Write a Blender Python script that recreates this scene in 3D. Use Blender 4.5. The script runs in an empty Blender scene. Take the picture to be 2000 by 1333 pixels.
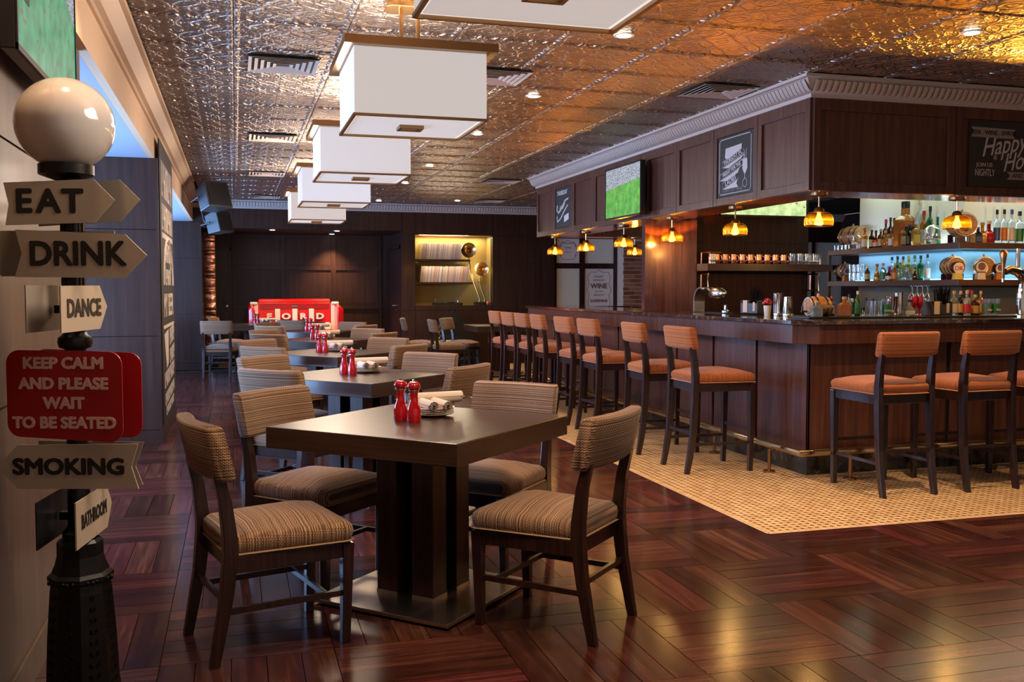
import bpy, bmesh, math, random
from mathutils import Vector, Matrix
R = math.radians; PI = math.pi
random.seed(7)
sc = bpy.context.scene
col = sc.collection
# ------------------------------------------------------------------ camera, world, light, exposure
cam = bpy.data.cameras.new('camera'); co = bpy.data.objects.new('camera', cam); col.objects.link(co)
cam.sensor_width = 36; cam.lens = 1873 * 36 / 2000; cam.clip_start = .05
co.location = (0, 0, 1.36)
co.rotation_euler = (R(90) - math.atan(101 / 1873), 0, R(-16.08))
sc.camera = co
w = bpy.data.worlds.new('world'); sc.world = w; w.use_nodes = True
w.node_tree.nodes['Background'].inputs[0].default_value = (1, .84, .74, 1)
w.node_tree.nodes['Background'].inputs[1].default_value = .30
sc.view_settings.view_transform = 'Standard'; sc.view_settings.look = 'None'
sc.view_settings.gamma = 1; sc.view_settings.use_curve_mapping = False
sc.view_settings.exposure = 0.18
cy = sc.cycles
cy.use_denoising = True; cy.max_bounces = 7; cy.diffuse_bounces = 3; cy.glossy_bounces = 4
cy.transmission_bounces = 6; cy.transparent_max_bounces = 12
cy.sample_clamp_indirect = 4; cy.sample_clamp_direct = 0
cy.caustics_reflective = False; cy.caustics_refractive = False; cy.use_light_tree = True

def light(name, kind, loc, energy, color, rot=(0, 0, 0), size=.1, size_y=None, spot=None, blend=.6, parent=None):
    l = bpy.data.lights.new(name, kind); l.energy = energy; l.color = color
    if kind == 'AREA':
        l.size = size
        if size_y: l.shape = 'RECTANGLE'; l.size_y = size_y
    elif kind == 'SPOT':
        l.spot_size = R(spot or 90); l.spot_blend = blend; l.shadow_soft_size = size
    else: l.shadow_soft_size = size
    o = bpy.data.objects.new(name, l); o.location = loc; o.rotation_euler = rot
    if parent: o.parent = parent
    col.objects.link(o); return o

WARM = (1, .62, .34); NEUT = (1, .80, .62); DAY = (.32, .55, 1.0)
# daylight entering by the two bay windows on the left
light('daylight', 'AREA', (-2.85, 7.0, 1.30), 330, DAY, (0, R(-122), 0), 2.0, 3.2)
light('daylight', 'AREA', (-2.85, 13.6, 1.30), 480, DAY, (0, R(-122), 0), 2.0, 5.0)

# ------------------------------------------------------------------ helpers
class MB:
    def __init__(s): s.v = []; s.f = []
    def add(s, vs, fs):
        n = len(s.v); s.v += [tuple(p) for p in vs]; s.f += [tuple(i + n for i in f) for f in fs]; return s
    def box(s, x0, x1, y0, y1, z0, z1):
        return s.add([(x0,y0,z0),(x1,y0,z0),(x1,y1,z0),(x0,y1,z0),(x0,y0,z1),(x1,y0,z1),(x1,y1,z1),(x0,y1,z1)],
                     [(0,3,2,1),(4,5,6,7),(0,1,5,4),(1,2,6,5),(2,3,7,6),(3,0,4,7)])
    def loops(s, L, cap=True, close=False):
        n = len(L[0]); b = len(s.v); m = len(L)
        for l in L: s.v += [tuple(p) for p in l]
        for i in range(m if close else m - 1):
            a, c = b + i * n, b + ((i + 1) % m) * n
            for k in range(n):
                k2 = (k + 1) % n; s.f.append((a + k, a + k2, c + k2, c + k))
        if cap and not close:
            s.f.append(tuple(b + k for k in range(n))[::-1]); s.f.append(tuple(b + (m - 1) * n + k for k in range(n)))
        return s
    def loft(s, st):                        # st: (cx, cy, z, hx, hy)
        return s.loops([[(cx-hx,cy_-hy,z),(cx+hx,cy_-hy,z),(cx+hx,cy_+hy,z),(cx-hx,cy_+hy,z)] for cx,cy_,z,hx,hy in st])
    def lathe(s, prof, c=(0,0,0), n=16, axis='z', cap=True):
        L = []
        for r, h in prof:
            ring = []
            for k in range(n):
                a = 2*PI*k/n; x, y = r*math.cos(a), r*math.sin(a)
                p = {'z': (x, y, h), 'y': (x, h, -y), 'x': (h, x, y)}[axis]
                ring.append((c[0]+p[0], c[1]+p[1], c[2]+p[2]))
            L.append(ring)
        return s.loops(L, cap)
    def tube(s, pts, r, n=8, close=False, rr=None):
        P = [Vector(p) for p in pts]; L = []
        m = len(P); up = None
        for i, p in enumerate(P):
            if close: t = (P[(i+1) % m] - P[i-1]).normalized()
            else: t = (P[min(i+1, m-1)] - P[max(i-1, 0)]).normalized()
            if up is None:
                up = Vector((0,0,1)) if abs(t.z) < .9 else Vector((1,0,0))
            a = t.cross(up).normalized(); up = a.cross(t).normalized()
            q = rr[i] if rr else r
            L.append([tuple(p + a*q*math.cos(2*PI*k/n) + up*q*math.sin(2*PI*k/n)) for k in range(n)])
        return s.loops(L, True, close)
    def poly(s, pts, d):                    # convex/concave outline pts (3d), extruded by vector d
        d = Vector(d); n = len(pts); a = [Vector(p) for p in pts]
        b = len(s.v); s.v += [tuple(p) for p in a] + [tuple(p+d) for p in a]
        s.f.append(tuple(range(b, b+n))); s.f.append(tuple(range(b+2*n-1, b+n-1, -1)))
        for k in range(n):
            k2 = (k+1) % n; s.f.append((b+k2, b+k, b+n+k, b+n+k2))
        return s
    def xf(s, M, i0=0):
        s.v[i0:] = [tuple(M @ Vector(p)) for p in s.v[i0:]]; return s
    def build(s, name, mat, parent=None, loc=None, rot=None, smooth=None, bevel=0, seg=2):
        me = bpy.data.meshes.new(name); me.from_pydata(s.v, [], s.f); me.update()
        bm = bmesh.new(); bm.from_mesh(me); bmesh.ops.recalc_face_normals(bm, faces=bm.faces); bm.to_mesh(me); bm.free()
        if smooth:
            me.polygons.foreach_set('use_smooth', [True]*len(me.polygons)); me.set_sharp_from_angle(angle=R(smooth))
        me.materials.append(mat)
        o = bpy.data.objects.new(name, me); col.objects.link(o)
        if parent: o.parent = parent
        if loc: o.location = loc
        if rot: o.rotation_euler = rot
        if bevel:
            b = o.modifiers.new('bevel', 'BEVEL'); b.width = bevel; b.segments = seg; b.limit_method = 'ANGLE'; b.harden_normals = False
        return o
def tag(o, label=None, cat=None, group=None, kind=None):
    if label: o['label'] = label
    if cat: o['category'] = cat
    if group: o['group'] = group
    if kind: o['kind'] = kind
    return o
def empty(name, loc, rz=0, label=None, cat=None, group=None):
    o = bpy.data.objects.new(name, None); o.empty_display_size = .05; o.location = loc; o.rotation_euler = (0, 0, rz)
    col.objects.link(o); return tag(o, label, cat, group)
def copy_tree(o, parent=None):
    c = o.copy(); col.objects.link(c); c.parent = parent
    for k in ('label', 'group'):
        if parent is None and k in c.keys(): del c[k]
    for ch in o.children: copy_tree(ch, c)
    return c
def struct(name, mb, mat, **k): return tag(mb.build(name, mat, **k), kind='structure')
def B(*a): return MB().box(*a)
ORD = ['first','second','third','fourth','fifth','sixth','seventh','eighth','ninth','tenth','eleventh','twelfth','thirteenth','fourteenth','fifteenth','sixteenth','seventeenth','eighteenth','nineteenth','twentieth','twenty-first','twenty-second','twenty-third','twenty-fourth']

def text(s, size, mat, parent, loc, rot, ext=.0008, bold=0, shear=0, align='CENTER', sx=1, name='lettering', sp=1):
    cu = bpy.data.curves.new('t', 'FONT'); cu.body = s; cu.size = size; cu.extrude = ext
    cu.shear = shear; cu.align_x = align; cu.align_y = 'CENTER'; cu.resolution_u = 3; cu.space_character = sp
    o = bpy.data.objects.new('t', cu); col.objects.link(o)
    me = bpy.data.meshes.new_from_object(o.evaluated_get(bpy.context.evaluated_depsgraph_get()))
    bpy.data.objects.remove(o); bpy.data.curves.remove(cu)
    if bold:                                 # heavier strokes: shifted copies of the glyphs in one mesh
        vs = [v.co.copy() for v in me.vertices]; fs = [tuple(p.vertices) for p in me.polygons]; V = []; F_ = []
        for q, (dx, dy) in enumerate(((0, 0), (1, 0), (-1, 0), (0, 1), (0, -1), (.7, .7), (-.7, .7), (.7, -.7), (-.7, -.7))):
            b0 = len(V); V += [(v.x + dx*bold, v.y + dy*bold, v.z*(1 + .02*q)) for v in vs]; F_ += [tuple(i + b0 for i in f) for f in fs]
        me.clear_geometry(); me.from_pydata(V, [], F_)
    me.materials.clear(); me.materials.append(mat)
    n = bpy.data.objects.new(name, me); col.objects.link(n)
    if parent: n.parent = parent
    n.location = loc; n.rotation_euler = rot; n.scale = (sx, 1, 1); return n

# ------------------------------------------------------------------ materials
class NT:
    def __init__(s, name):
        s.m = bpy.data.materials.new(name); s.m.use_nodes = True; s.t = s.m.node_tree
        s.b = s.t.nodes['Principled BSDF']
    def n(s, typ, ins=None, **kw):
        d = s.t.nodes.new('ShaderNode' + typ)
        for k, v in kw.items(): setattr(d, k, v)
        for k, v in (ins or {}).items():
            if hasattr(v, 'links') or isinstance(v, bpy.types.NodeSocket): s.t.links.new(v, d.inputs[k])
            else: d.inputs[k].default_value = v
        return d
    def set(s, **kw):
        for k, v in kw.items():
            k = k.replace('_', ' ')
            if isinstance(v, bpy.types.NodeSocket): s.t.links.new(v, s.b.inputs[k])
            else: s.b.inputs[k].default_value = v
        return s
    def ramp(s, fac, stops):
        r = s.n('ValToRGB', {'Fac': fac}); e = r.color_ramp.elements
        while len(e) < len(stops): e.new(.5)
        for i, (p, c) in enumerate(stops): e[i].position = p; e[i].color = (*c, 1)
        return r.outputs[0]
    def bump(s, h, st=.3, d=.01):
        b = s.n('Bump', {'Height': h, 'Strength': st, 'Distance': d}); s.t.links.new(b.outputs[0], s.b.inputs['Normal'])
    def obj(s): return s.n('TexCoord').outputs['Object']
    def math(s, op, a, b=None):
        return s.n('Math', {0: a, **({1: b} if b is not None else {})}, operation=op).outputs[0]
def mk(name, c, rough=.5, metal=0, emit=None, es=0, coat=0, spec=None, trans=0, bump=None):
    t = NT(name); t.set(Base_Color=(*c, 1), Roughness=rough, Metallic=metal)
    if emit: t.set(Emission_Color=(*emit, 1), Emission_Strength=es)
    if coat: t.set(Coat_Weight=coat, Coat_Roughness=.08)
    if spec is not None: t.b.inputs['Specular IOR Level'].default_value = spec
    if trans: t.b.inputs['Transmission Weight'].default_value = trans
    if bump:
        no = t.n('TexNoise', {'Vector': t.obj(), 'Scale': bump[0], 'Detail': 3}); t.bump(no.outputs[0], bump[1], .004)
    return t.m
def wood(name, cs, sc_=(30, 30, 1.6), rough=.35, coat=.25, rand=0, offset=False, bstr=.08, spec=.35):
    t = NT(name); v = t.obj()
    if offset:
        oi = t.n('ObjectInfo').outputs['Random'] if offset == 'obj' else t.n('NewGeometry').outputs['Random Per Island']
        sh = t.n('CombineXYZ', {'X': t.math('MULTIPLY', oi, 31.), 'Y': t.math('MULTIPLY', oi, 17.), 'Z': t.math('MULTIPLY', oi, 9.)})
        v = t.n('VectorMath', {0: v, 1: sh.outputs[0]}, operation='ADD').outputs[0]
    mp = t.n('Mapping', {'Vector': v, 'Scale': sc_}).outputs[0]
    no = t.n('TexNoise', {'Vector': mp, 'Scale': 1., 'Detail': 5, 'Roughness': .6, 'Distortion': .4}).outputs[0]
    c = t.ramp(no, [(.3, cs[0]), (.52, cs[1]), (.72, cs[2])])
    if rand:
        hv = t.n('HueSaturation', {'Color': c, 'Value': t.math('MULTIPLY_ADD', oi, rand)})
        t.t.nodes[-1]; hv.inputs['Value'].links[0].from_node.inputs[2].default_value = 1 - rand*.45
        h2 = t.math('MULTIPLY_ADD', t.math('FRACT', t.math('MULTIPLY', oi, 7.3)), .03)
        h2.node.inputs[2].default_value = .487
        t.t.links.new(h2, hv.inputs['Hue']); c = hv.outputs[0]
    t.set(Base_Color=c, Roughness=rough, Coat_Weight=coat, Coat_Roughness=.12); t.b.inputs['Specular IOR Level'].default_value = spec
    t.bump(no, bstr, .003); return t.m
def fabric(name, dark, mid, lite, ax, sc_=1.0):
    # woven stripes that vary along local axis ax (1 = y, 2 = z), with a small zig-zag weave
    t = NT(name); v = t.obj(); x = t.n('SeparateXYZ', {'Vector': v}); a = x.outputs[ax]; u = x.outputs[0]; o2 = x.outputs[3-ax]
    oi = t.n('ObjectInfo').outputs['Random']
    f1 = t.math('MULTIPLY', a, 95*sc_); n1 = t.n('TexNoise', {'W': t.math('ADD', f1, t.math('MULTIPLY', oi, 9.)), 'Scale': 1.4, 'Detail': 2}, noise_dimensions='1D').outputs[0]
    uu = t.math('ADD', u, o2)
    zz = t.math('PINGPONG', t.math('MULTIPLY', uu, 150*sc_), 1.)
    row = t.math('SINE', t.math('ADD', t.math('MULTIPLY', a, 620*sc_), t.math('MULTIPLY', zz, 3.2)))
    warp = t.math('SINE', t.math('MULTIPLY', uu, 900*sc_))
    wv = t.math('ADD', t.math('MULTIPLY', row, .62), t.math('MULTIPLY', warp, .30))
    h = t.math('MULTIPLY_ADD', wv, .22); h.node.inputs[2].default_value = 0
    fac = t.math('ADD', n1, h)
    c = t.ramp(fac, [(.28, dark), (.5, mid), (.74, lite)])
    t.set(Base_Color=c, Roughness=.9); t.b.inputs['Sheen Weight'].default_value = .25
    t.b.inputs['Specular IOR Level'].default_value = .2
    t.bump(wv, .35, .003); return t.m

DW = ((.020,.006,.005),(.038,.012,.010),(.060,.020,.016))
M = {}
M['wood'] = wood('dark_wood', DW, rough=.36, coat=.1)
M['wood_h'] = wood('dark_wood_cross', DW, sc_=(1.6, 30, 30), rough=.3)
M['wood_y'] = wood('dark_wood_long', DW, sc_=(30, 1.6, 30), rough=.3)
M['wallwood'] = wood('wall_wood', ((.022,.008,.006),(.038,.015,.010),(.056,.023,.015)), sc_=(22,22,1.2), rough=.42, coat=.06)
M['panelwood'] = wood('canopy_wood', ((.055,.019,.012),(.092,.034,.022),(.135,.052,.034)), sc_=(26,26,1.4), rough=.36, coat=.1)
M['gap'] = mk('groove_dark', (.006,.004,.004), .8)
M['chairwood'] = wood('chair_wood', ((.012,.005,.004),(.024,.010,.008),(.042,.017,.012)), sc_=(60,60,3), rough=.28, coat=.4)
M['tablewood'] = wood('table_wood', ((.024,.011,.008),(.040,.019,.013),(.062,.030,.020)), sc_=(60, 2.2, 60), rough=.31, coat=.15, bstr=.03, spec=.6)
PK = ((.022,.006,.005),(.050,.014,.011),(.092,.031,.021))
M['plank'] = wood('plank_wood', PK, sc_=(2.2, 34, 34), rough=.19, coat=0, spec=.15, rand=1.0, offset='obj', bstr=.05)
M['plank_x'] = wood('plank_wood_across', PK, sc_=(2.2, 34, 34), rough=.19, coat=0, spec=.15, rand=1.0, offset='isl', bstr=.05)
M['plank_y'] = wood('plank_wood_along', PK, sc_=(34, 2.2, 34), rough=.19, coat=0, spec=.15, rand=1.0, offset='isl', bstr=.05)
M['veneer'] = wood('pale_veneer', ((.092,.054,.034),(.12,.072,.046),(.155,.095,.060)), sc_=(10,10,.8), rough=.45, coat=.1)
M['frieze'] = mk('frieze_paint', (.80,.56,.37), .6, bump=(30,.05))
M['crown'] = mk('crown_plaster', (.50,.42,.38), .5)
M['crown_warm'] = mk('crown_plaster_tan', (.60,.43,.29), .5)
M['bayceil'] = mk('bay_plaster', (.40,.48,.60), .7)
M['iron'] = mk('black_iron', (.010,.010,.011), .32, .5, bump=(160,.12))
M['black'] = mk('black_plastic', (.012,.012,.014), .35)
M['dgrey'] = mk('dark_grey_plastic', (.035,.037,.042), .45)
M['blackedge'] = mk('screen_bezel', (.01,.01,.012), .25)
M['globe'] = mk('opal_glass', (.54,.50,.48), .12, coat=.6, spec=.6)
M['sign'] = mk('sign_board_cream', (.52,.43,.34), .4)
M['signback'] = mk('sign_board_grey', (.34,.29,.24), .45)
M['ink'] = mk('black_ink', (.012,.011,.010), .5)
M['red'] = mk('sign_red', (.42,.010,.014), .35)
M['redletter'] = mk('pink_letter', (.80,.52,.47), .45)
M['brass'] = mk('brass', (.60,.36,.14), .26, 1)
M['bronze'] = mk('antique_bronze', (.34,.19,.085), .34, 1)
M['railbrass'] = mk('polished_brass', (.62,.46,.26), .2, 1)
M['copper'] = mk('copper', (.85,.36,.20), .2, 1)
M['steel'] = mk('brushed_steel', (.55,.54,.52), .22, 1)
M['plate'] = mk('base_plate_steel', (.62,.55,.48), .28, 1)
M['chrome'] = mk('chrome', (.72,.72,.74), .08, 1)
M['linen'] = mk('linen', (.66,.54,.46), .85, bump=(260,.2))
M['china'] = mk('china', (.80,.72,.62), .35)
M['redgloss'] = mk('red_lacquer', (.45,.004,.010), .12, coat=.8)
M['white'] = mk('white_trim', (.72,.70,.66), .5)
M['sofa_white'] = mk('sofa_cream', (.80,.68,.54), .5)
M['sofa_red'] = mk('sofa_red', (.62,.006,.006), .22, coat=.7)
M['board'] = mk('chalkboard', (.020,.018,.018), .6)
M['chalk'] = mk('chalk', (.62,.55,.53), .8)
M['chalkdim'] = mk('chalk_worn', (.34,.27,.25), .8)
M['paper'] = mk('printed_panel', (.82,.74,.70), .5)
M['panelglow'] = mk('frosted_panel', (.80,.78,.66), .5)
M['sepia'] = mk('sepia_ink', (.16,.08,.07), .6)
M['kraft'] = mk('fabric_gold', (.35,.24,.07), .6)
M['lampshade'] = mk('lantern_fabric', (.7,.66,.62), .8, emit=(1,.90,.87), es=.47)
M['diffuser'] = mk('lantern_diffuser', (.7,.66,.62), .5, emit=(1,.90,.84), es=.44)
M['spotdisc'] = mk('downlight_lens', (.9,.9,.8), .4, emit=(1,.88,.68), es=14)
M['bulb'] = mk('hot_bulb', (1,.8,.5), .4, emit=(1,.78,.42), es=12)
M['led'] = mk('led_strip', (1,1,1), .5, emit=(.80,.92,1), es=6)
M['ledlow'] = mk('led_strip_blue', (1,1,1), .5, emit=(.30,.72,1), es=5)
M['green_led'] = mk('green_pilot_light', (.1,.5,.1), .5, emit=(.5,1,.2), es=3)
M['backwhite'] = mk('backbar_upper_panel', (.72,.74,.62), .5)
M['backblue'] = mk('backbar_blue_panel', (.24,.46,.58), .45)
M['barrelwood'] = wood('oak_barrel', ((.26,.12,.045),(.42,.22,.09),(.55,.32,.15)), sc_=(4,40,40), rough=.45)
M['grout'] = mk('grout', (.52,.35,.19), .8)
M['dot'] = mk('mosaic_dot', (.055,.028,.015), .3, coat=.3)
M['grille'] = mk('vent_metal', (.56,.44,.37), .5)
M['vinyl'] = mk('vinyl', (.008,.008,.009), .2)
M['greybox'] = mk('device_shell', (.50,.46,.38), .5)
F1 = ((.070,.030,.016),(.20,.105,.055),(.42,.27,.16)); F2 = ((.20,.048,.012),(.36,.100,.027),(.48,.17,.055))
M['fab_seat'] = fabric('woven_tan_seat', *F1, 1); M['fab_back'] = fabric('woven_tan_back', *F1, 2)
M['sfab_seat'] = fabric('woven_orange_seat', *F2, 1); M['sfab_back'] = fabric('woven_orange_back', *F2, 2)
M['piping'] = mk('piping_cord', (.30,.19,.10), .7); M['spiping'] = mk('orange_piping', (.5,.25,.13), .7)

def thin_glass(name, tint, refl=.1, rough=.03):
    t = NT(name); t.t.nodes.remove(t.b)
    tr = t.n('BsdfTransparent', {'Color': (*tint, 1)}); gl = t.n('BsdfGlossy', {'Color': (1, 1, 1, 1), 'Roughness': rough})
    lw = t.n('LayerWeight', {'Blend': .35}); f = t.math('MULTIPLY_ADD', lw.outputs['Facing'], .6); f.node.inputs[2].default_value = refl
    mx = t.n('MixShader', {'Fac': f, 1: tr.outputs[0], 2: gl.outputs[0]})
    t.t.links.new(mx.outputs[0], t.t.nodes['Material Output'].inputs[0]); return t.m
M['glass'] = thin_glass('clear_glass', (.93,.95,.96), .10)
t = NT('amber_glass'); t.t.nodes.remove(t.b)
a1 = t.n('BsdfTransparent', {'Color': (1, .55, .06, 1)}); a2 = t.n('BsdfTranslucent', {'Color': (1, .50, .04, 1)}); a3 = t.n('BsdfGlossy', {'Color': (1, .8, .4, 1), 'Roughness': .05})
m1 = t.n('MixShader', {'Fac': .05, 1: a1.outputs[0], 2: a2.outputs[0]}); lw = t.n('LayerWeight', {'Blend': .3})
m2 = t.n('MixShader', {'Fac': t.math('MULTIPLY', lw.outputs['Facing'], .35), 1: m1.outputs[0], 2: a3.outputs[0]}); t.t.links.new(m2.outputs[0], t.t.nodes['Material Output'].inputs[0]); M['amber'] = t.m
M['pane'] = thin_glass('window_glass', (.9,.95,1), .06)
def liquid(name, c, tr=.55): return mk(name, c, .06, trans=tr, coat=.3)
G = {'amber': liquid('whisky', (.58,.20,.03)), 'brown': liquid('brown_bottle', (.10,.03,.01)), 'dark': liquid('dark_bottle', (.015,.012,.012), .2),
     'clear': liquid('clear_spirit', (.72,.84,.88), .8), 'green': liquid('green_bottle', (.03,.17,.05)), 'gold': liquid('gold_spirit', (.62,.34,.05)),
     'orange': liquid('orange_spirit', (.70,.22,.04)), 'red': liquid('red_bottle', (.30,.01,.01)), 'yellow': liquid('yellow_spirit', (.62,.48,.06)), 'pale': liquid('pale_green_spirit', (.45,.62,.45), .7)}
C = {k: mk(k + '_cap_paint', v, .4) for k, v in {'black': (.012,.012,.012), 'red': (.42,.02,.03), 'white': (.70,.68,.62), 'blue': (.05,.10,.42), 'gold': (.55,.36,.10),
     'green': (.03,.20,.07), 'cream': (.66,.56,.36), 'cork': (.50,.30,.14), 'yellow': (.62,.50,.08), 'silver': (.5,.5,.5), 'orange': (.65,.22,.04)}.items()}

# pressed tin ceiling
t = NT('pressed_tin'); v = t.obj()
def cellring(v, cell, off, k):
    q = t.n('VectorMath', {0: v, 1: (off, off, 0)}, operation='ADD').outputs[0]
    m = t.n('VectorMath', {0: q, 1: (cell, cell, 10)}, operation='WRAP'); m.inputs[2].default_value = (0, 0, -10)
    s_ = t.n('VectorMath', {0: m.outputs[0], 1: (cell/2, cell/2, 0)}, operation='SUBTRACT').outputs[0]
    x = t.n('SeparateXYZ', {'Vector': s_}); l = t.math('SQRT', t.math('ADD', t.math('POWER', t.math('ABSOLUTE', x.outputs[0]), 2.), t.math('POWER', t.math('ABSOLUTE', x.outputs[1]), 2.)))
    if k < 1: return t.math('MAXIMUM', t.math('SUBTRACT', 1., t.math('DIVIDE', t.math('ABSOLUTE', t.math('SUBTRACT', l, k)), .011)), 0.)
    return t.math('POWER', t.math('ABSOLUTE', t.math('SINE', t.math('MULTIPLY', l, k))), 3.)
r1 = cellring(v, .3215, 6.43, .155); r2 = cellring(v, .3215, 6.59, .155); r4 = cellring(v, .3215, 6.43, .075); r5 = cellring(v, .1607, 6.51, .035); r3 = cellring(v, .08, 5.14, 130.)
no = t.n('TexNoise', {'Vector': v, 'Scale': 26., 'Detail': 2, 'Distortion': 1.6}).outputs[0]
hh = t.math('MAXIMUM', t.math('MAXIMUM', r1, r2), t.math('MAXIMUM', r4, r5))
hh = t.math('ADD', hh, t.math('MULTIPLY', r3, .15))
hh = t.math('ADD', hh, t.math('MULTIPLY', no, 1.1))
t.set(Base_Color=(.35,.28,.24,1), Metallic=.9, Roughness=.34)
t.bump(hh, .75, .017); M['tin'] = t.m
# mosaic tile glaze and stone counter
t = NT('mosaic_tile'); isl = t.n('NewGeometry').outputs['Random Per Island']
t.set(Base_Color=t.ramp(isl, [(0, (.62,.40,.20)), (.5, (.74,.49,.25)), (1, (.82,.57,.31))]), Roughness=.3, Coat_Weight=.2); M['tile'] = t.m
t = NT('brown_marble'); no = t.n('TexNoise', {'Vector': t.obj(), 'Scale': 9., 'Detail': 8, 'Roughness': .7, 'Distortion': 1.2}).outputs[0]
t.set(Base_Color=t.ramp(no, [(.35, (.012,.007,.006)), (.55, (.05,.028,.02)), (.68, (.30,.17,.10))]), Roughness=.1, Coat_Weight=.5); M['marble'] = t.m
t = NT('dark_marble'); no = t.n('TexNoise', {'Vector': t.obj(), 'Scale': 6., 'Detail': 9, 'Distortion': 2.}).outputs[0]
t.set(Base_Color=t.ramp(no, [(.4, (.010,.009,.007)), (.58, (.025,.021,.016)), (.72, (.09,.075,.055))]), Roughness=.12); M['plinth'] = t.m
t = NT('brick_clay'); isl = t.n('ObjectInfo').outputs['Random']
t.set(Base_Color=t.ramp(isl, [(0, (.22,.07,.04)), (.5, (.36,.13,.07)), (1, (.48,.20,.11))]), Roughness=.85); M['brick'] = t.m
M['mortar'] = mk('mortar', (.66,.48,.36), .9)
t = NT('record_sleeve'); oi = t.n('ObjectInfo').outputs['Random']
t.set(Base_Color=t.ramp(oi, [(0, (.70,.56,.44)), (.25, (.50,.22,.12)), (.45, (.66,.56,.48)), (.6, (.18,.15,.15)), (.72, (.62,.42,.28)), (.9, (.42,.36,.34))]), Roughness=.6); M['sleeve'] = t.m
def screen(name, split, slope, es, ax=0, green=(.05,.42,.06)):
    # football broadcast: green pitch, speckled crowd, dotted players. local x across, z up
    t = NT(name); v = t.obj(); x = t.n('SeparateXYZ', {'Vector': v})
    edge = t.math('SUBTRACT', x.outputs[2], t.math('MULTIPLY', x.outputs[ax], slope))
    crowd = t.math('GREATER_THAN', edge, split)
    no = t.n('TexNoise', {'Vector': v, 'Scale': 90., 'Detail': 2}).outputs[0]
    cc = t.ramp(no, [(.35, (.10,.14,.24)), (.5, (.35,.42,.52)), (.62, (.85,.85,.9))])
    n2 = t.n('TexNoise', {'Vector': v, 'Scale': 12., 'Detail': 2}).outputs[0]
    g = t.ramp(n2, [(.3, green), (.7, tuple(min(1, k*1.9 + .02) for k in green))])
    vo = t.n('TexVoronoi', {'Vector': v, 'Scale': 16.}).outputs['Distance']
    pl = t.math('LESS_THAN', vo, .16)
    g2 = t.n('MixRGB', {'Fac': pl, 1: g, 2: (.35,.10,.08,1)}).outputs[0]
    c = t.n('MixRGB', {'Fac': crowd, 1: g2, 2: cc}).outputs[0]
    t.set(Base_Color=(0,0,0,1), Emission_Color=c, Emission_Strength=es, Roughness=.2); return t.m

# ------------------------------------------------------------------ setting: floor
fl = struct('floor', B(-3.2, 12, -1.5, 19, -.06, -.012), M['gap'])
BX, BY, S = -.282, -.05, .6145            # parquet blocks, aligned with the bar
S_X = .6225
def in_wood(x, y): return -3.2 < x < 2.83 or y < 4.675
blocks = []
for i in range(-5, 11):
    for j in range(0, 28):
        x0 = BX + i*S_X; y0 = 3.0 + (j-6)*S
        if y0 > 17.2 or y0 + S < 0.2 or x0 < -3.2: continue
        if x0 + .1 > 2.80 and y0 + .02 > 4.675: continue
        blocks.append((x0, y0, i, j))
def vis(x, y):
    # rough view wedge: keeps the individually built planks where the photo looks
    c, s_ = math.cos(R(16.08)), math.sin(R(16.08)); lat = x*c - y*s_; d = x*s_ + y*c
    return d > 2.75 and abs(lat) < .56*d
ranked = sorted([b for b in blocks if vis(b[0]+.3, b[1]+.3)], key=lambda b: b[0]*.27 + b[1]*.96)
near = set((b[2], b[3]) for b in [q for q in ranked if not (q[0] > 2.75 and q[1] + S > 4.70)][:58])
pm = None; fx = MB(); fy = MB(); g = .0016
PW = S / 5
for (x0, y0, i, j) in blocks:
    along = (i + j) % 2 == 0           # True: strips run along y
    for k in range(5):
        if (i, j) in near:
            if pm is None:
                pm = B(-S/2+g, S/2-g, -PW/2+g, PW/2-g, -.012, 0).build('plank', M['plank'], fl); o = pm
            else:
                o = pm.copy(); col.objects.link(o)
            if along: o.location = (x0 + (k+.5)*S_X/5, y0 + S/2, random.uniform(0, .0006)); o.rotation_euler = (0, 0, PI/2)
            else: o.location = (x0 + S_X/2, y0 + (k+.5)*PW, random.uniform(0, .0006)); o.rotation_euler = (0, 0, 0)
            o.scale = (1 if along else S_X/S, S_X/S if along else 1, 1)
        else:
            q = fy if along else fx
            if along: a = (x0 + k*S_X/5 + g, x0 + (k+1)*S_X/5 - g, y0 + g, y0 + S - g)
            else: a = (x0 + g, x0 + S_X - g, y0 + k*PW + g, y0 + (k+1)*PW - g)
            a = (a[0], min(a[1], 2.828 if x0 < 2.75 else 99), a[2], a[3])
            if x0 > 2.75: a = (a[0], a[1], a[2], min(a[3], 4.663))
            if a[3] - a[2] < .004 or a[1] - a[0] < .004: continue
            q.box(*a, -.012, random.uniform(0, .0006))
tag(fx.build('planks_across', M['plank_x'], fl), kind='stuff'); tag(fy.build('planks_along', M['plank_y'], fl), kind='stuff')
# mosaic apron round the bar: octagons with small dots
mo = struct('floor.001', B(2.83, 12, 4.675, 17, -.012, -.0015), M['grout'])
struct('trim_1', MB().box(2.826, 2.838, 4.665, 17, -.012, .001).box(2.826, 12, 4.665, 4.677, -.012, .001), M['crown_warm'])
ti = MB(); dt = MB(); p = .048
def addtile(cx, cy):
    h = p/2 - .0012; k = .0125
    ti.add([(cx-h+k,cy-h,0),(cx+h-k,cy-h,0),(cx+h,cy-h+k,0),(cx+h,cy+h-k,0),(cx+h-k,cy+h,0),(cx-h+k,cy+h,0),(cx-h,cy+h-k,0),(cx-h,cy-h+k,0)], [(0,1,2,3,4,5,6,7)])
    d = .0135; X, Y = cx + p/2, cy + p/2
    dt.add([(X-d,Y,0),(X,Y-d,0),(X+d,Y,0),(X,Y+d,0)], [(0,1,2,3)])
y = 4.70
while y < 16.9:
    x = 2.865
    while x < (7.6 if y < 6.15 else 4.05):
        addtile(x, y); x += p
    y += p
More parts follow.
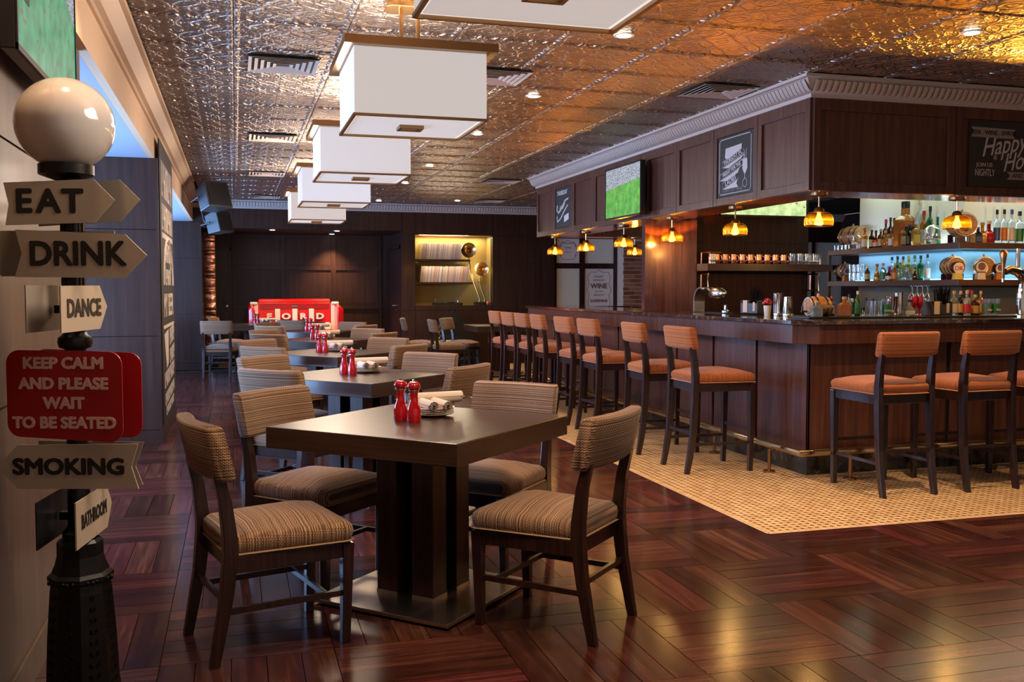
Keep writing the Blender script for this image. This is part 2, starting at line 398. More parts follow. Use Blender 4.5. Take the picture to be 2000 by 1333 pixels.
tag(ti.build('mosaic_tiles', M['tile'], mo), kind='stuff'); tag(dt.build('mosaic_dots', M['dot'], mo), kind='stuff')

# ------------------------------------------------------------------ ceiling
CZ = 2.87
cl = struct('ceiling', B(-3.2, 12, -1.5, 19, CZ+.02, CZ+.08), M['gap'])
TS = .643
tm = MB(); h = TS/2 - .002
tm.loops([[(-h,-h,.02),(h,-h,.02),(h,h,.02),(-h,h,.02)], [(-h,-h,.003),(h,-h,.003),(h,h,.003),(-h,h,.003)],
          [(-h+.010,-h+.010,0),(h-.010,-h+.010,0),(h-.010,h-.010,0),(-h+.010,h-.010,0)],
          [(-h+.022,-h+.022,0),(h-.022,-h+.022,0),(h-.022,h-.022,0),(-h+.022,h-.022,0)],
          [(-h+.034,-h+.034,.008),(h-.034,-h+.034,.008),(h-.034,h-.034,.008),(-h+.034,h-.034,.008)]])
tproto = None; rest = []
for i in range(-1, 15):
    for j in range(-7, 21):
        cx = .012 + (i+.5)*TS; cyy = 4.44 + (j+.5)*.636
        if cx < -.7 or cyy > 16.9: continue
        if cx > 4.25 and cyy > 6.55 and cyy < 12.4: continue
        if vis(cx, cyy) or vis(cx-.4, cyy+.4) or vis(cx+.3, cyy+.6):
            if tproto is None: tproto = tm.build('ceiling_tile', M['tin'], cl); o = tproto
            else: o = tproto.copy(); col.objects.link(o)
            o.location = (cx, cyy, CZ); o.scale = (1, .636/TS, 1)
        else: rest.append((cx, cyy))
rb = MB()
for cx, cyy in rest: rb.box(cx-h, cx+h, cyy-h, cyy+h, CZ, CZ+.02)
tag(rb.build('ceiling_tiles', M['tin'], cl), kind='stuff')

# ------------------------------------------------------------------ walls
def pwall(name, box, face, aseams, zseams, mat, t=.012, gp=.004, kinds=None):
    """backing box plus proud panels; face: '-y','+x','-x'"""
    x0, x1, y0, y1, z0, z1 = box
    bk = struct(name, B(*box), M['gap'])
    a0, a1 = (x0, x1) if face[1] == 'y' else (y0, y1)
    A = [a0] + list(aseams) + [a1]; Z = [z0] + list(zseams) + [z1]
    for i in range(len(A)-1):
        for k in range(len(Z)-1):
            p0, p1, q0, q1 = A[i]+gp, A[i+1]-gp, Z[k]+gp, Z[k+1]-gp
            if face == '-y': m = B(p0, p1, y0-t, y0, q0, q1)
            elif face == '+x': m = B(x1, x1+t, p0, p1, q0, q1)
            else: m = B(x0-t, x0, p0, p1, q0, q1)
            m.build('panel', mat, bk)
    return bk
ZS = (.95, 1.88)
pwall('wall_left', (-.9, -.712, -1.5, 5.05, .12, 2.499), '+x', (1.25, 3.15, 4.4), (.99, 1.84), M['veneer'])
struct('wall_left.001', B(-.71, -.66, -1.5, 16.9, 2.5, 2.87), M['frieze'])
struct('baseboard_left', B(-.9, -.69, -1.5, 5.06, 0, .12), M['veneer'])
cw = pwall('wall_left.002', (-3.1, -.645, 8.95, 10.85, .12, 2.5), '-y', (-1.95,), ZS, M['wallwood'])
struct('trim_2', B(-.657, -.633, 8.936, 10.86, .0, 2.5), M['wallwood'])
struct('baseboard_left.001', B(-3.1, -.625, 8.92, 10.87, 0, .12), M['wallwood'])
struct('wall_left.003', MB().box(-3.1, -2.95, 5.0, 8.95, 0, .5).box(-3.1, -2.95, 5, 8.95, 2.42, 2.5).box(-3.1,-2.95,10.85,17,0,.5).box(-3.1,-2.95,10.85,17,2.42,2.5), M['frieze'])
struct('ceiling.001', B(-3.1, -.711, 4.9, 17, 2.5, 2.56), M['bayceil'])
struct('wall_left.004', B(-3.1, -.9, 4.9, 5.0, 0, 2.5), M['frieze'])
for n, (y0, y1, k) in enumerate(((5.0, 8.95, 3), (10.85, 17, 5))):
    wd = struct('window_%d' % (n+1), B(-3.1, -3.0, y0, y1, .5, .56), M['white'])
    st = (y1-y0)/k
    for q in range(k+1): B(-3.08, -3.02, y0+q*st-.03, y0+q*st+.03, .56, 2.42).build('window_frame', M['white'], wd)
    for q in range(k): B(-3.055, -3.045, y0+q*st+.03, y0+(q+1)*st-.03, .56, 2.42).build('pane', M['pane'], wd)
# crown mouldings: stepped profile extruded along a path
def crown(name, path, mat, out, flip=1, egg=None):
    prof = [(0, 2.73), (.018, 2.73), (.022, 2.755), (.05, 2.765), (.07, 2.80), (.105, 2.845), (.13, 2.85), (.135, 2.869), (0, 2.869)]
    L = []
    for i, (x, y) in enumerate(path):
        L.append([(x + out[i][0]*d, y + out[i][1]*d, z) for d, z in prof])
    o = struct(name, MB().loops(L), mat, smooth=30)
    if egg:                                    # egg-and-dart relief, one part
        e = MB()
        for (ax, ay, bx, by, nx, ny) in egg:
            Ld = math.hypot(bx-ax, by-ay); n = int(Ld/.05)
            for k in range(n):
                f = (k+.5)/n; px, py = ax+(bx-ax)*f, ay+(by-ay)*f; tx, ty = (bx-ax)/Ld, (by-ay)/Ld
                q = []
                for (d, z) in ((.050,2.765), (.072,2.775), (.108,2.835), (.098,2.843)):
                    hw = .022 if z > 2.77 else .015
                    q.append([(px+nx*d-tx*hw, py+ny*d-ty*hw, z), (px+nx*(d+.005), py+ny*(d+.005), z-.004), (px+nx*d+tx*hw, py+ny*d+ty*hw, z)])
                e.loops(q)
        tag(e.build('egg_moulding', mat, o, smooth=50), kind='stuff')
    return o
crown('trim_3', [(-.66, -1.5), (-.66, 16.9)], M['crown_warm'], [(1, 0), (1, 0)])
crown('trim_4', [(-.66, 17.0), (4.0, 17.0), (12, 17.0)], M['crown'], [(0, -1)]*3, egg=[(-.5, 17., 5.6, 17., 0, -1)])
# back wall with the record niche, recess on the left, frosted panels on the right
bw = struct('wall_back', MB().box(-3.1, -.53, 17.0, 17.15, 0, 2.87).box(-.53, 2.86, 17.0, 17.15, 2.40, 2.87)
            .box(2.86, 3.10, 17.0, 17.15, 0, 2.87).box(4.53, 5.72, 17.0, 17.15, 0, 2.87).box(3.10, 4.53, 17.0, 17.15, 0, 1.07)
            .box(3.10, 4.53, 17.0, 17.15, 2.335, 2.87).box(5.72, 12, 17.1, 17.2, 0, 2.87), M['wallwood'])
def wp(a0, a1, z0, z1): B(a0+.004, a1-.004, 16.985, 17.0, z0+.004, z1-.004).build('panel', M['wallwood'], bw)
for z0, z1 in ((.12, .95), (.95, 1.88), (1.88, 2.5)): wp(-3.1, -.53, z0, z1)
for a in ((2.86, 3.10), (4.53, 5.72)):
    for z0, z1 in ((0, .98), (.98, 1.83), (1.83, 2.335), (2.335, 2.74)): wp(*a, z0, z1)
wp(3.10, 4.53, .0, .98); wp(3.10, 4.53, .98, 1.07); wp(3.1, 4.53, 2.335, 2.74); wp(-.53, 1.3, 2.4, 2.74); wp(1.3, 2.86, 2.4, 2.74)
struct('baseboard_back', B(-3.1, -.53, 16.96, 17.0, 0, .12), M['wallwood'])
# recess
rw = struct('wall_recess', MB().box(-.6, 3.0, 18.62, 18.7, 0, 2.45).box(-.60, -.53, 17.15, 18.62, 0, 2.45).box(2.9, 3.0, 17.15, 18.62, 0, 2.45), M['wallwood'])
struct('ceiling.002', B(-.6, 3.0, 17.15, 18.7, 2.40, 2.46), M['wallwood'])
xs = [-.05, .87, 1.81, 2.72]; zs = [.12, 1.03, 1.77, 2.38]
for i in range(3):
    for k in range(3):
        x0, x1, z0, z1 = xs[i], xs[i+1], zs[k], zs[k+1]
        B(x0+.05, x1-.05, 18.605, 18.62, z0+.05, z1-.05).build('panel', M['wallwood'], rw)
        f = MB()
        for a in ((x0, x0+.045, z0, z1), (x1-.045, x1, z0, z1), (x0+.045, x1-.045, z0, z0+.045), (x0+.045, x1-.045, z1-.045, z1)): f.box(a[0], a[1], 18.585, 18.62, a[2], a[3])
        f.build('panel_frame', M['wallwood'], rw)
d = struct('door_1', B(-.335, -.10, 18.58, 18.62, 0, 2.08), M['wood'])
MB().box(-.37, -.34, 18.56, 18.62, 0, 2.12).box(-.095, -.065, 18.56, 18.62, 0, 2.12).box(-.37, -.065, 18.56, 18.62, 2.085, 2.12).build('door_frame', M['wood'], d)
MB().tube([(-.145, 18.57, 1.12), (-.145, 18.53, 1.12), (-.22, 18.53, 1.125)], .009).lathe([(.02, -.012), (.02, 0)], (-.145, 18.58, 1.05), 10, 'y').build('door_handle', M['steel'], d)
d = struct('door_2', B(2.87, 2.90, 17.3, 18.3, 0, 2.1), M['wood'])
MB().box(2.86, 2.90, 17.22, 17.29, 0, 2.16).box(2.86, 2.90, 18.31, 18.38, 0, 2.16).box(2.86, 2.90, 17.22, 18.38, 2.11, 2.16).build('door_frame', M['wood'], d)
MB().tube([(2.87, 17.75, 1.06), (2.81, 17.75, 1.06), (2.81, 17.92, 1.06)], .012).lathe([(.026, -.01), (.026, .0)], (2.86, 17.75, 1.06), 10, 'x').lathe([(.022, -.012), (.022, .0)], (2.87, 17.75, .97), 10, 'x').build('door_handle', M['steel'], d)
# tall panels of hammered copper beside the recess
cs = empty('copper_screen', (-.42, 17.75, 0), 0, 'tall shiny copper wall screen of stacked rippled panels beside the far left door', 'screen')
for k, (z0, z1) in enumerate(((.27, .95), (.97, 1.6), (1.62, 2.3))):
    m = MB(); n = 22
    m.loops([[(-.085, -.02 + .012*math.sin(i*1.9), z0+(z1-z0)*i/n), (.0, -.04 + .012*math.sin(i*1.3+1), z0+(z1-z0)*i/n), (.085, -.02 + .012*math.sin(i*2.3), z0+(z1-z0)*i/n), (.085, .01, z0+(z1-z0)*i/n), (-.085, .01, z0+(z1-z0)*i/n)] for i in range(n+1)])
    m.build('panel', M['copper'], cs, smooth=60)
B(-.1, .1, .01, .05, 0, 2.36).build('frame', M['black'], cs); B(-.1, .1, -.08, .05, 0, .26).build('plinth', M['black'], cs)
# frosted panels, dark mullions, brick pilaster
mu = struct('window_3', MB(), M['wood']) if False else None
xs = [(5.78, 6.24), (6.34, 6.93), (7.9, 8.6), (8.7, 9.4), (9.5, 10.2), (10.3, 11.0), (11.08, 11.24), (11.30, 11.95)]
wf = struct('window_3', MB().box(5.72, 12, 17.06, 17.1, 2.31, 2.87).box(5.72, 12, 17.06, 17.1, 0, .5), M['wood'])
ed = [5.72] + [v for a in xs for v in a] + [12]
for i in range(0, len(ed), 2):
    if ed[i+1] - ed[i] > .005: B(ed[i], ed[i+1], 17.04, 17.09, .5, 2.31).build('window_frame', M['wood'], wf)
for a in xs:
    B(a[0], a[1], 17.05, 17.09, 1.75, 1.85).build('window_frame', M['wood'], wf)
    for z0, z1 in ((.5, 1.75), (1.85, 2.31)): B(a[0], a[1], 17.07, 17.09, z0, z1).build('pane', M['panelglow'], wf)
# printed quotes on two of the panels
def quote(x0, x1, z0, z1, lines, mat, nm):
    o = B(x0, x1, 17.060, 17.068, z0, z1).build('wall_poster', M['paper'])
    c = ((x0+x1)/2); q = 17.0585
    f = MB(); m = .06
    pts = [(x0+m+.05, z0+m), (x1-m-.05, z0+m), (x1-m, z0+m+.08), (x1-m-.03, (z0+z1)/2-.1), (x1-m+.02, (z0+z1)/2), (x1-m-.03, (z0+z1)/2+.1), (x1-m, z1-m-.08), (x1-m-.05, z1-m), (c+.06, z1-m), (c, z1-m+.04), (c-.06, z1-m), (x0+m+.05, z1-m), (x0+m, z1-m-.08), (x0+m+.03, (z0+z1)/2+.1), (x0+m-.02, (z0+z1)/2), (x0+m+.03, (z0+z1)/2-.1), (x0+m, z0+m+.08)]
    f.tube([(x, q, z) for x, z in pts], .004, 4, True).build('border', mat, o)
    for s, z, sz, b in lines: text(s, sz, mat, o, (c, q, z), (PI/2, 0, 0), bold=b)
    return o
tag(quote(6.345, 6.925, .95, 1.745, [('A DAY', 1.60, .062, 0), ('WITHOUT', 1.53, .05, 0), ('WINE', 1.42, .13, .004), ('IS A DAY', 1.32, .04, 0), ('WITHOUT', 1.25, .045, 0), ('SUNSHINE', 1.14, .075, .002)], M['sepia'], 'wine'),
    'pale poster reading A DAY WITHOUT WINE with a scrolled border behind the bar', 'poster')
tag(quote(5.785, 6.235, 1.86, 2.305, [('A DAY WITHOUT', 2.22, .036, 0), ('WINE', 2.14, .05, 0), ('IS A DAY', 2.06, .03, 0)], M['sepia'], 'small'),
    'faint printed quote panel above the bar counter, left of the hanging amber lamps', 'poster')
bp = struct('wall_brick', B(7.0, 7.75, 16.72, 17.05, 0, 2.36), M['mortar'])
bm0 = None; bh = .078
for r in range(29):
    z = .04 + r*bh
    for k in range(-1, 4):
        x0 = 7.0 + k*.225 + (.1125 if r % 2 else 0); x1 = x0 + .213
        x0, x1 = max(x0, 6.992), min(x1, 7.758)
        if x1 - x0 < .03: continue
        if z < .85: continue
        if bm0 is None: bm0 = B(-.5, .5, -.008, .02, -.5, .5).build('brick', M['brick'], bp); o = bm0
        else: o = bm0.copy(); col.objects.link(o)
        o.location = ((x0+x1)/2, 16.72 + random.uniform(-.002, .003), z); o.scale = (x1-x0, 1, bh-.012)
struct('wall_right', B(11.9, 12.0, -1.5, 17, 0, 2.87), M['wallwood'])
# record niche
nb = struct('wall_niche', MB().box(3.02, 4.61, 17.45, 17.5, 1.0, 2.4).box(3.02, 3.10, 17.15, 17.45, 1.0, 2.4).box(4.53, 4.61, 17.15, 17.45, 1.0, 2.4).box(3.02, 4.61, 17.15, 17.45, 2.335, 2.40).box(3.02, 4.61, 17.15, 17.45, 1.0, 1.07), M['kraft'])
light('niche_light', 'AREA', (3.82, 17.3, 2.32), 14, (1, .84, .50), (0, 0, 0), 1.3, .1)
light('niche_light', 'AREA', (3.65, 17.12, 2.31), 9, (1, .84, .58), (R(-35), 0, 0), .9, .06)  # added fill to brighten the upper record row, no fixture there
light('niche_light', 'AREA', (3.65, 17.10, 1.86), 7, (1, .84, .58), (R(-35), 0, 0), .9, .05)  # added fill under the upper shelf for the lower records, no fixture
light('niche_light', 'AREA', (4.45, 17.28, 1.7), 5, (1, .80, .40), (0, R(90), 0), .1, 1.0)
for z, x1 in ((1.87, 4.15), (1.455, 4.23)):
    tag(B(3.10, x1, 17.16, 17.43, z, z+.035).build('record_shelf', M['wood']), 'dark shelf in the lit niche, %s row of records standing on it' % ('upper' if z > 1.6 else 'lower'), 'shelf')
rp = None
for row, (z, x0, x1) in enumerate(((1.906, 3.24, 3.99), (1.491, 3.22, 4.10))):
    x = x0
    while x < x1:
        if rp is None: rp = B(-.0045, .0045, -.14, .14, 0, .29).build('record_sleeve', M['sleeve']); rp['category'] = 'record'; o = rp
        else: o = rp.copy(); col.objects.link(o)
        o.location = (x, 17.30, z); o.rotation_euler = (0, R(6), 0); o.scale = (1, 1, 1 if random.random() < .7 else .97)
        o['label'] = 'thin vinyl record sleeve leaning in the packed %s row of the lit niche' % ('upper' if row == 0 else 'lower')
        o['group'] = 'record sleeves on the %s niche shelf' % ('upper' if row == 0 else 'lower')
        x += .0125
def horn(x, z, r, rot, base, label):
    t_ = empty('gramophone_horn', base, 0, label, 'gramophone')
    n = 10; prof = [(.012, 0), (.018, .08), (.03, .16), (.055, .22), (.10, .26), (r, .275), (r+.004, .27), (.10, .252), (.045, .21), (.012, .10)]
    m = MB().lathe([(a, -b) for a, b in prof], (0,0,0), 20, 'y'); 
    m.xf(Matrix.Rotation(R(rot), 4, 'Z')).xf(Matrix.Translation((x-base[0], 17.10-base[1]+.17, z-base[2])))
    m.build('horn', M['brass'], t_, smooth=60)
    MB().tube([(x-base[0], 17.27-base[1], z-base[2]), (x-base[0]+.01, .0, (z-base[2])*.6), (.02, .0, .12), (0, 0, .02)], .02, 8, rr=[.014, .02, .016, .012]).build('neck', M['brass'], t_, smooth=60)
    B(-.08, .08, -.08, .08, 0, .06).build('case', M['black'], t_)
horn(4.13, 2.07, .135, -10, (4.30, 17.12, 1.07), 'tall brass gramophone with its horn at the upper shelf of the niche')
horn(4.34, 1.73, .125, -4, (4.43, 17.26, 1.07), 'brass gramophone horn lower right in the lit niche')
o = empty('turntable', (3.75, 17.2, 1.07), 0, 'black turntable on the niche ledge with a small chrome arm', 'turntable')
B(-.28, .24, -.12, .12, 0, .045).build('plinth', M['black'], o); MB().lathe([(.12, .045), (.12, .055), (.01, .056)], (0,0,0), 20).build('platter', M['vinyl'], o)
MB().tube([(.18, .05, .045), (.18, .05, .09), (.1, -.04, .07)], .006).build('tone_arm', M['chrome'], o); MB().lathe([(.012, 0), (.02, .03), (.004, .08)], (-.26, -.08, .045), 8).build('knob', M['chrome'], o)
tag(MB().lathe([(.004,-.035),(.025,-.027),(.035,0),(.025,.027),(.004,.035)], (4.46, 17.08, 1.105), 12).build('pink_ball', mk('pink_ball', (.6,.12,.12), .4), smooth=60), 'small pink ball on the niche ledge at lower right', 'ball')

# big painted chalk menu on the column side
mb = tag(B(-.632, -.622, 8.99, 10.75, .16, 2.68).build('menu_board', M['board']), 'tall black chalk menu board on the side of the left column', 'chalkboard')
RL = (PI/2, 0, PI/2)
text('MY BEER', .30, M['chalk'], mb, (-.620, 9.87, 1.20), RL, bold=.006, sx=1.15)
m = MB(); X_ = -.6215
def glyphs(y0, y1, z0, z1, n, slope=0, arch=0):       # worn hand-lettered rows, too faded to read
    for k in range(n):
        w_ = (y1-y0)/n; a = y0 + k*w_; f = (k+.5)/n*2-1; dz = slope*(a-y0) - arch*f*f; b = w_*.24
        zz = (z0+dz, z1+dz)
        for (u0, u1, v0, v1) in ((.08, .34, 0, 1), (.62, .88, 0 if k % 3 else .4, 1), (.34, .62, (.0, .42, .8)[k % 3], (.14, .56, .94)[k % 3])):
            m.box(X_-.0005, X_+.0015, a+w_*u0, a+w_*u1, zz[0]+(zz[1]-zz[0])*v0, zz[0]+(zz[1]-zz[0])*v1)
glyphs(9.15, 10.6, 2.20, 2.52, 5); glyphs(9.15, 10.6, 1.90, 2.14, 6); glyphs(9.35, 10.4, 1.62, 1.80, 4, 0, .12); glyphs(9.5, 10.25, 1.40, 1.55, 3)
glyphs(9.9, 10.6, .82, .98, 4, .05); glyphs(9.9, 10.6, .64, .78, 4, .05); glyphs(9.15, 10.55, .46, .60, 7, .03); glyphs(9.2, 10.5, .30, .41, 8, .03); glyphs(9.3, 10.4, .20, .28, 6, .02)
m.box(X_-.0005, X_+.0015, 9.15, 10.6, 1.825, 1.875).box(X_-.0005, X_+.0015, 9.15, 10.6, 1.0, 1.03)
m.poly([(X_, 9.2, .95), (X_, 9.75, .98), (X_, 9.7, .66), (X_, 9.45, .62)], (.0015, 0, 0))
m.tube([(X_, 9.87+.62*math.cos(a), 1.40+.44*math.sin(a)) for a in [PI*k/14 for k in range(15)]], .014, 4)
tag(m.build('chalk_lettering', M['chalk'], mb), kind='stuff')

# ------------------------------------------------------------------ sign post
sp = empty('sign_post', (-.468, 3.153, 0), R(-16.08), 'black cast iron lamp post with a globe and direction signs by the entrance', 'signpost')
def octa(r, z, n=8): return [(r*math.cos(2*PI*(k+.5)/n), r*math.sin(2*PI*(k+.5)/n), z) for k in range(n)]
MB().loops([octa(r, z) for r, z in ((.15,0),(.15,.03),(.135,.05),(.112,.10),(.104,.16),(.098,.30),(.088,.44),(.084,.47))]).build('base', M['iron'], sp)
MB().loops([octa(r, z) for r, z in ((.088,.47),(.094,.478),(.094,.49),(.082,.50),(.072,.525),(.066,.55),(.066,.59),(.058,.60),(.055,.595))]).build('base_neck', M['iron'], sp)
m = MB()
for k in range(40):
    a = 2*PI*k/40; q = .093*math.cos(PI/8)/max(math.cos(((a) % (PI/4)) - PI/8), .1)
    m.lathe([(.002,-.007),(.006,-.004),(.007,0),(.006,.004),(.002,.007)], (q*math.cos(a), q*math.sin(a), .478), 6)
m.build('beading', M['iron'], sp)
m = MB()
for a in range(8):                                   # raised leaf sprigs on the base faces
    M4 = Matrix.Rotation(PI/4*a - PI/2, 4, 'Z')
    for k in range(11):
        z = .08 + k*.034; wd = .026*(1 - k/13); rr = .1075 - (z-.08)*.046
        for s_ in (-1, 1):
            i0 = len(m.v); m.loops([[(s_*.003, -rr*.93, z), (s_*wd, -rr*.93, z+.010), (s_*wd*.6, -rr*.93-.005, z+.012)], [(s_*.003, -rr*.93, z+.008), (s_*wd, -rr*.93, z+.017), (s_*wd*.6, -rr*.93-.005, z+.018)]]); m.xf(M4, i0)
tag(m.build('leaf_relief', M['iron'], sp), kind='stuff')
m = MB()
m.lathe([(.05,.57),(.05,.62),(.033,.64),(.031,.9),(.031,1.18),(.046,1.185),(.05,1.20),(.048,1.215),(.034,1.225),(.030,1.24),(.030,1.66),(.032,1.69)], (0,0,0), 20)
for k in range(12):
    a = 2*PI*k/12; m.box(.030*math.cos(a)-.003, .030*math.cos(a)+.003, .030*math.sin(a)-.003, .030*math.sin(a)+.003, 1.24, 1.66)
m.build('pole', M['iron'], sp, smooth=40)
MB().lathe([(.03,1.685),(.072,1.70),(.078,1.703),(.078,1.732),(.060,1.736)], (-.014,0,0), 28).build('globe_holder', M['iron'], sp, smooth=40)
MB().lathe([(.140*math.sin(a), 1.853-.137*math.cos(a)) for a in [PI*k/26 for k in range(1, 26)]], (-.014,0,0), 40).build('globe', M['globe'], sp, smooth=80)
def plate(name, pts, y, mat, yaw=0, th=.004, cx=None, label=None, parent=sp, px=None):
    cx = cx if cx is not None else sum(p[0] for p in pts)/len(pts)
    o = MB().poly([(x-cx, 0, z) for x, z in pts], (0, th, 0)).build(name, mat, parent, (px if px is not None else cx, y, 0), (0, 0, R(yaw)))
    if label: o['label'] = label
    # mounting arm towards the pole
    return o
def letters(par, s, x, z, sz, mat, bold=.002, sx=1, sp_=1, yaw=0): text(s, sz, mat, par, (x, -.0008, z), (PI/2, 0, 0), bold=bold, sx=sx, sp=sp_)
FY, BK = -.062, .062
e = plate('eat_sign', [(-.169,1.673),(.092,1.684),(.152,1.623),(.094,1.557),(-.166,1.548),(-.155,1.610)], FY, M['sign'], 2, cx=0, label='cream arrow pointing right reading EAT')
[letters(e, c_, x_, 1.616, .096, M['ink'], .0035, 1.05) for c_, x_ in (('E', -.112), ('A', -.040), ('T', .030))]
plate('eat_sign_back', [(-.13,1.673),(.118,1.697),(.179,1.635),(.118,1.568),(-.13,1.553)], BK, M['signback'], 2, cx=0)
e = plate('drink_sign', [(-.141,1.536),(.183,1.522),(.246,1.460),(.181,1.394),(-.145,1.396),(-.123,1.466)], FY, M['sign'], 0, cx=0, label='cream arrow pointing right reading DRINK')
letters(e, 'DRINK', .040, 1.462, .098, M['ink'], .0035, .96)
plate('drink_sign_back', [(-.30,1.47),(-.25,1.54),(.10,1.54),(.10,1.40),(-.25,1.40)], BK, M['signback'], 0, cx=0)
e = plate('dance_sign', [(-.15,1.370),(.12,1.372),(.175,1.306),(.12,1.237),(-.15,1.235)], -.02, M['sign'], 91, cx=0, label='cream arrow reading DANCE beside the pole', px=.037)
letters(e, 'DANCE', .005, 1.302, .072, M['ink'], .003, .98)
plate('dance_sign_back', [(-.15,1.372),(.15,1.372),(.15,1.237),(-.15,1.235)], -.02, M['signback'], 91, cx=0, px=-.062)
def rrect(x0, x1, z0a, z1a, z0b, z1b, r=.04, n=6):
    pts = []
    for (cx, cz, a0) in ((x0+r, z0a+r, 180), (x1-r, z0b+r, 270), (x1-r, z1b-r, 0), (x0+r, z1a-r, 90)):
        pts += [(cx + r*math.cos(R(a0+90*k/n)), cz + r*math.sin(R(a0+90*k/n))) for k in range(n+1)]
    return pts
e = plate('seating_notice', rrect(-.182, .170, .920, 1.180, .906, 1.176), FY-.004, M['red'], -3, cx=0, label='red rounded notice reading KEEP CALM AND PLEASE WAIT TO BE SEATED')
for s, z in (('KEEP CALM', 1.140), ('AND PLEASE', 1.079), ('WAIT', 1.021), ('TO BE SEATED', .962)): letters(e, s, -.008, z, .046, M['redletter'], .0022, 1.05)
plate('seating_notice_back', rrect(-.165, .178, .905, 1.175, .900, 1.165), BK, M['red'], -3, cx=0)
e = plate('smoking_sign', [(-.214,.831),(-.151,.896),(.208,.900),(.187,.831),(.207,.764),(-.154,.764)], FY, M['sign'], 0, cx=0, label='cream arrow pointing left reading SMOKING')
letters(e, 'SMOKING', 0, .829, .066, M['ink'], .003, 1.13)
plate('smoking_sign_back', [(-.15,.89),(.178,.885),(.150,.81),(.172,.751),(-.15,.76)], BK, M['signback'], 0, cx=0)
e = plate('bathroom_sign', [(-.15,.745),(.13,.745),(.18,.675),(.13,.606),(-.15,.606)], -.02, M['sign'], 96, cx=0, label='cream arrow reading BATHROOM seen almost edge on', px=.052)
letters(e, 'BATHROOM', .008, .675, .058, M['ink'], .0022, .72)
plate('bathroom_sign_back', [(-.15,.745),(.15,.745),(.15,.606),(-.15,.606)], -.02, M['black'], 96, cx=0, px=-.062)
for z in (1.615, 1.465, 1.05, .83): B(-.012, .012, -.056, .058, z-.012, z+.012).build('bracket', M['iron'], sp)
for z in (1.30, .67): B(-.056, .031, -.012, .012, z-.012, z+.012).build('bracket', M['iron'], sp)

# ------------------------------------------------------------------ televisions
def tv(loc, rot, w_, h_, scr, label, mount=.12):
    t_ = empty('television', loc, 0, label, 'television'); t_.rotation_euler = rot
    B(-w_/2, w_/2, 0, .045, -h_/2, h_/2).build('casing', M['blackedge'], t_, bevel=.004)
    B(-w_/2+.015, w_/2-.015, -.002, .0, -h_/2+.02, h_/2-.015).build('screen', scr, t_)
    MB().box(-w_/2, w_/2, -.006, .0, -h_/2, -h_/2+.018).box(-w_/2, w_/2, -.006, 0, h_/2-.013, h_/2).box(-w_/2, -w_/2+.013, -.006, 0, -h_/2, h_/2).box(w_/2-.013, w_/2, -.006, 0, -h_/2, h_/2).build('bezel', M['blackedge'], t_)
    B(-.12, .12, .045, .045+mount, -.12, .12).build('bracket', M['black'], t_); return t_
tv((3.86, 9.27, 2.37), (R(0), 0, R(-90)), .94, .54, screen('match_left', .07, .06, .75, green=(.10,.36,.06)), 'television showing a green football match on the bar canopy above the pendants', .07)
tl = tv((-.61, 3.72, 2.405), (0, 0, R(90)), 1.12, .67, screen('match_near', .17, -.30, .6, green=(.05,.30,.16)), 'large television at top left above the globe lamp showing football', .04)
B(-.52, -.36, -.004, 0, -.16, -.06).build('score_caption', M['black'], tl)
tv((5.36, 9.02, 2.36), (0, 0, 0), 1.04, .48, screen('match_far', .9, 0, 1.0, green=(.42,.58,.24)), 'television above the copper mug shelf mostly hidden by the canopy', .08)
o = empty('network_box', (-.70, 2.52, 1.98), 0, 'beige wall box with a green pilot light beside the top left television', 'box')
B(-.01, .06, -.16, .0, 0, .30).build('case', M['greybox'], o, bevel=.006); MB().lathe([(.004, .06), (.004, .063)], (0, -.03, .06), 8, 'x').build('pilot_light', M['green_led'], o)
MB().lathe([(.010, .06), (.010, .064)], (0, -.03, .20), 8, 'x').build('port', M['black'], o)
# loudspeakers
def speaker(loc, rz, tilt, s, label, up=True):
    t_ = empty('loudspeaker', loc, 0, label, 'speaker'); t_.rotation_euler = (tilt, 0, rz)
    m = MB().loops([[(-.20,-.16,-.19),(.20,-.16,-.19),(.20,-.16,.19),(-.20,-.16,.19)], [(-.13,.14,-.16),(.13,.14,-.16),(.13,.14,.16),(-.13,.14,.16)]]); m.xf(Matrix.Scale(s, 4))
    m.build('cabinet', M['dgrey'], t_, bevel=.01)
    B(-.17*s, .17*s, -.168*s, -.16*s, -.165*s, .165*s).build('grille', M['black'], t_)
    MB().tube([(-.215*s, 0, 0), (-.215*s, .18*s, 0), (.215*s, .18*s, 0), (.215*s, 0, 0)], .012).build('bracket', M['black'], t_)
    MB().tube([(0, .18*s, 0), (0, .25*s, .12*s)] + [(0, .27*s, .33 if up else .66)], .012).build('arm', M['black'], t_)
speaker((-.28, 13.4, 2.57), R(38), R(-18), .95, 'upper black loudspeaker hung in the far left corner under the ceiling')
speaker((-.22, 13.9, 2.27), R(55), R(-14), .8, 'lower black loudspeaker hung beneath the other in the far left corner', False)

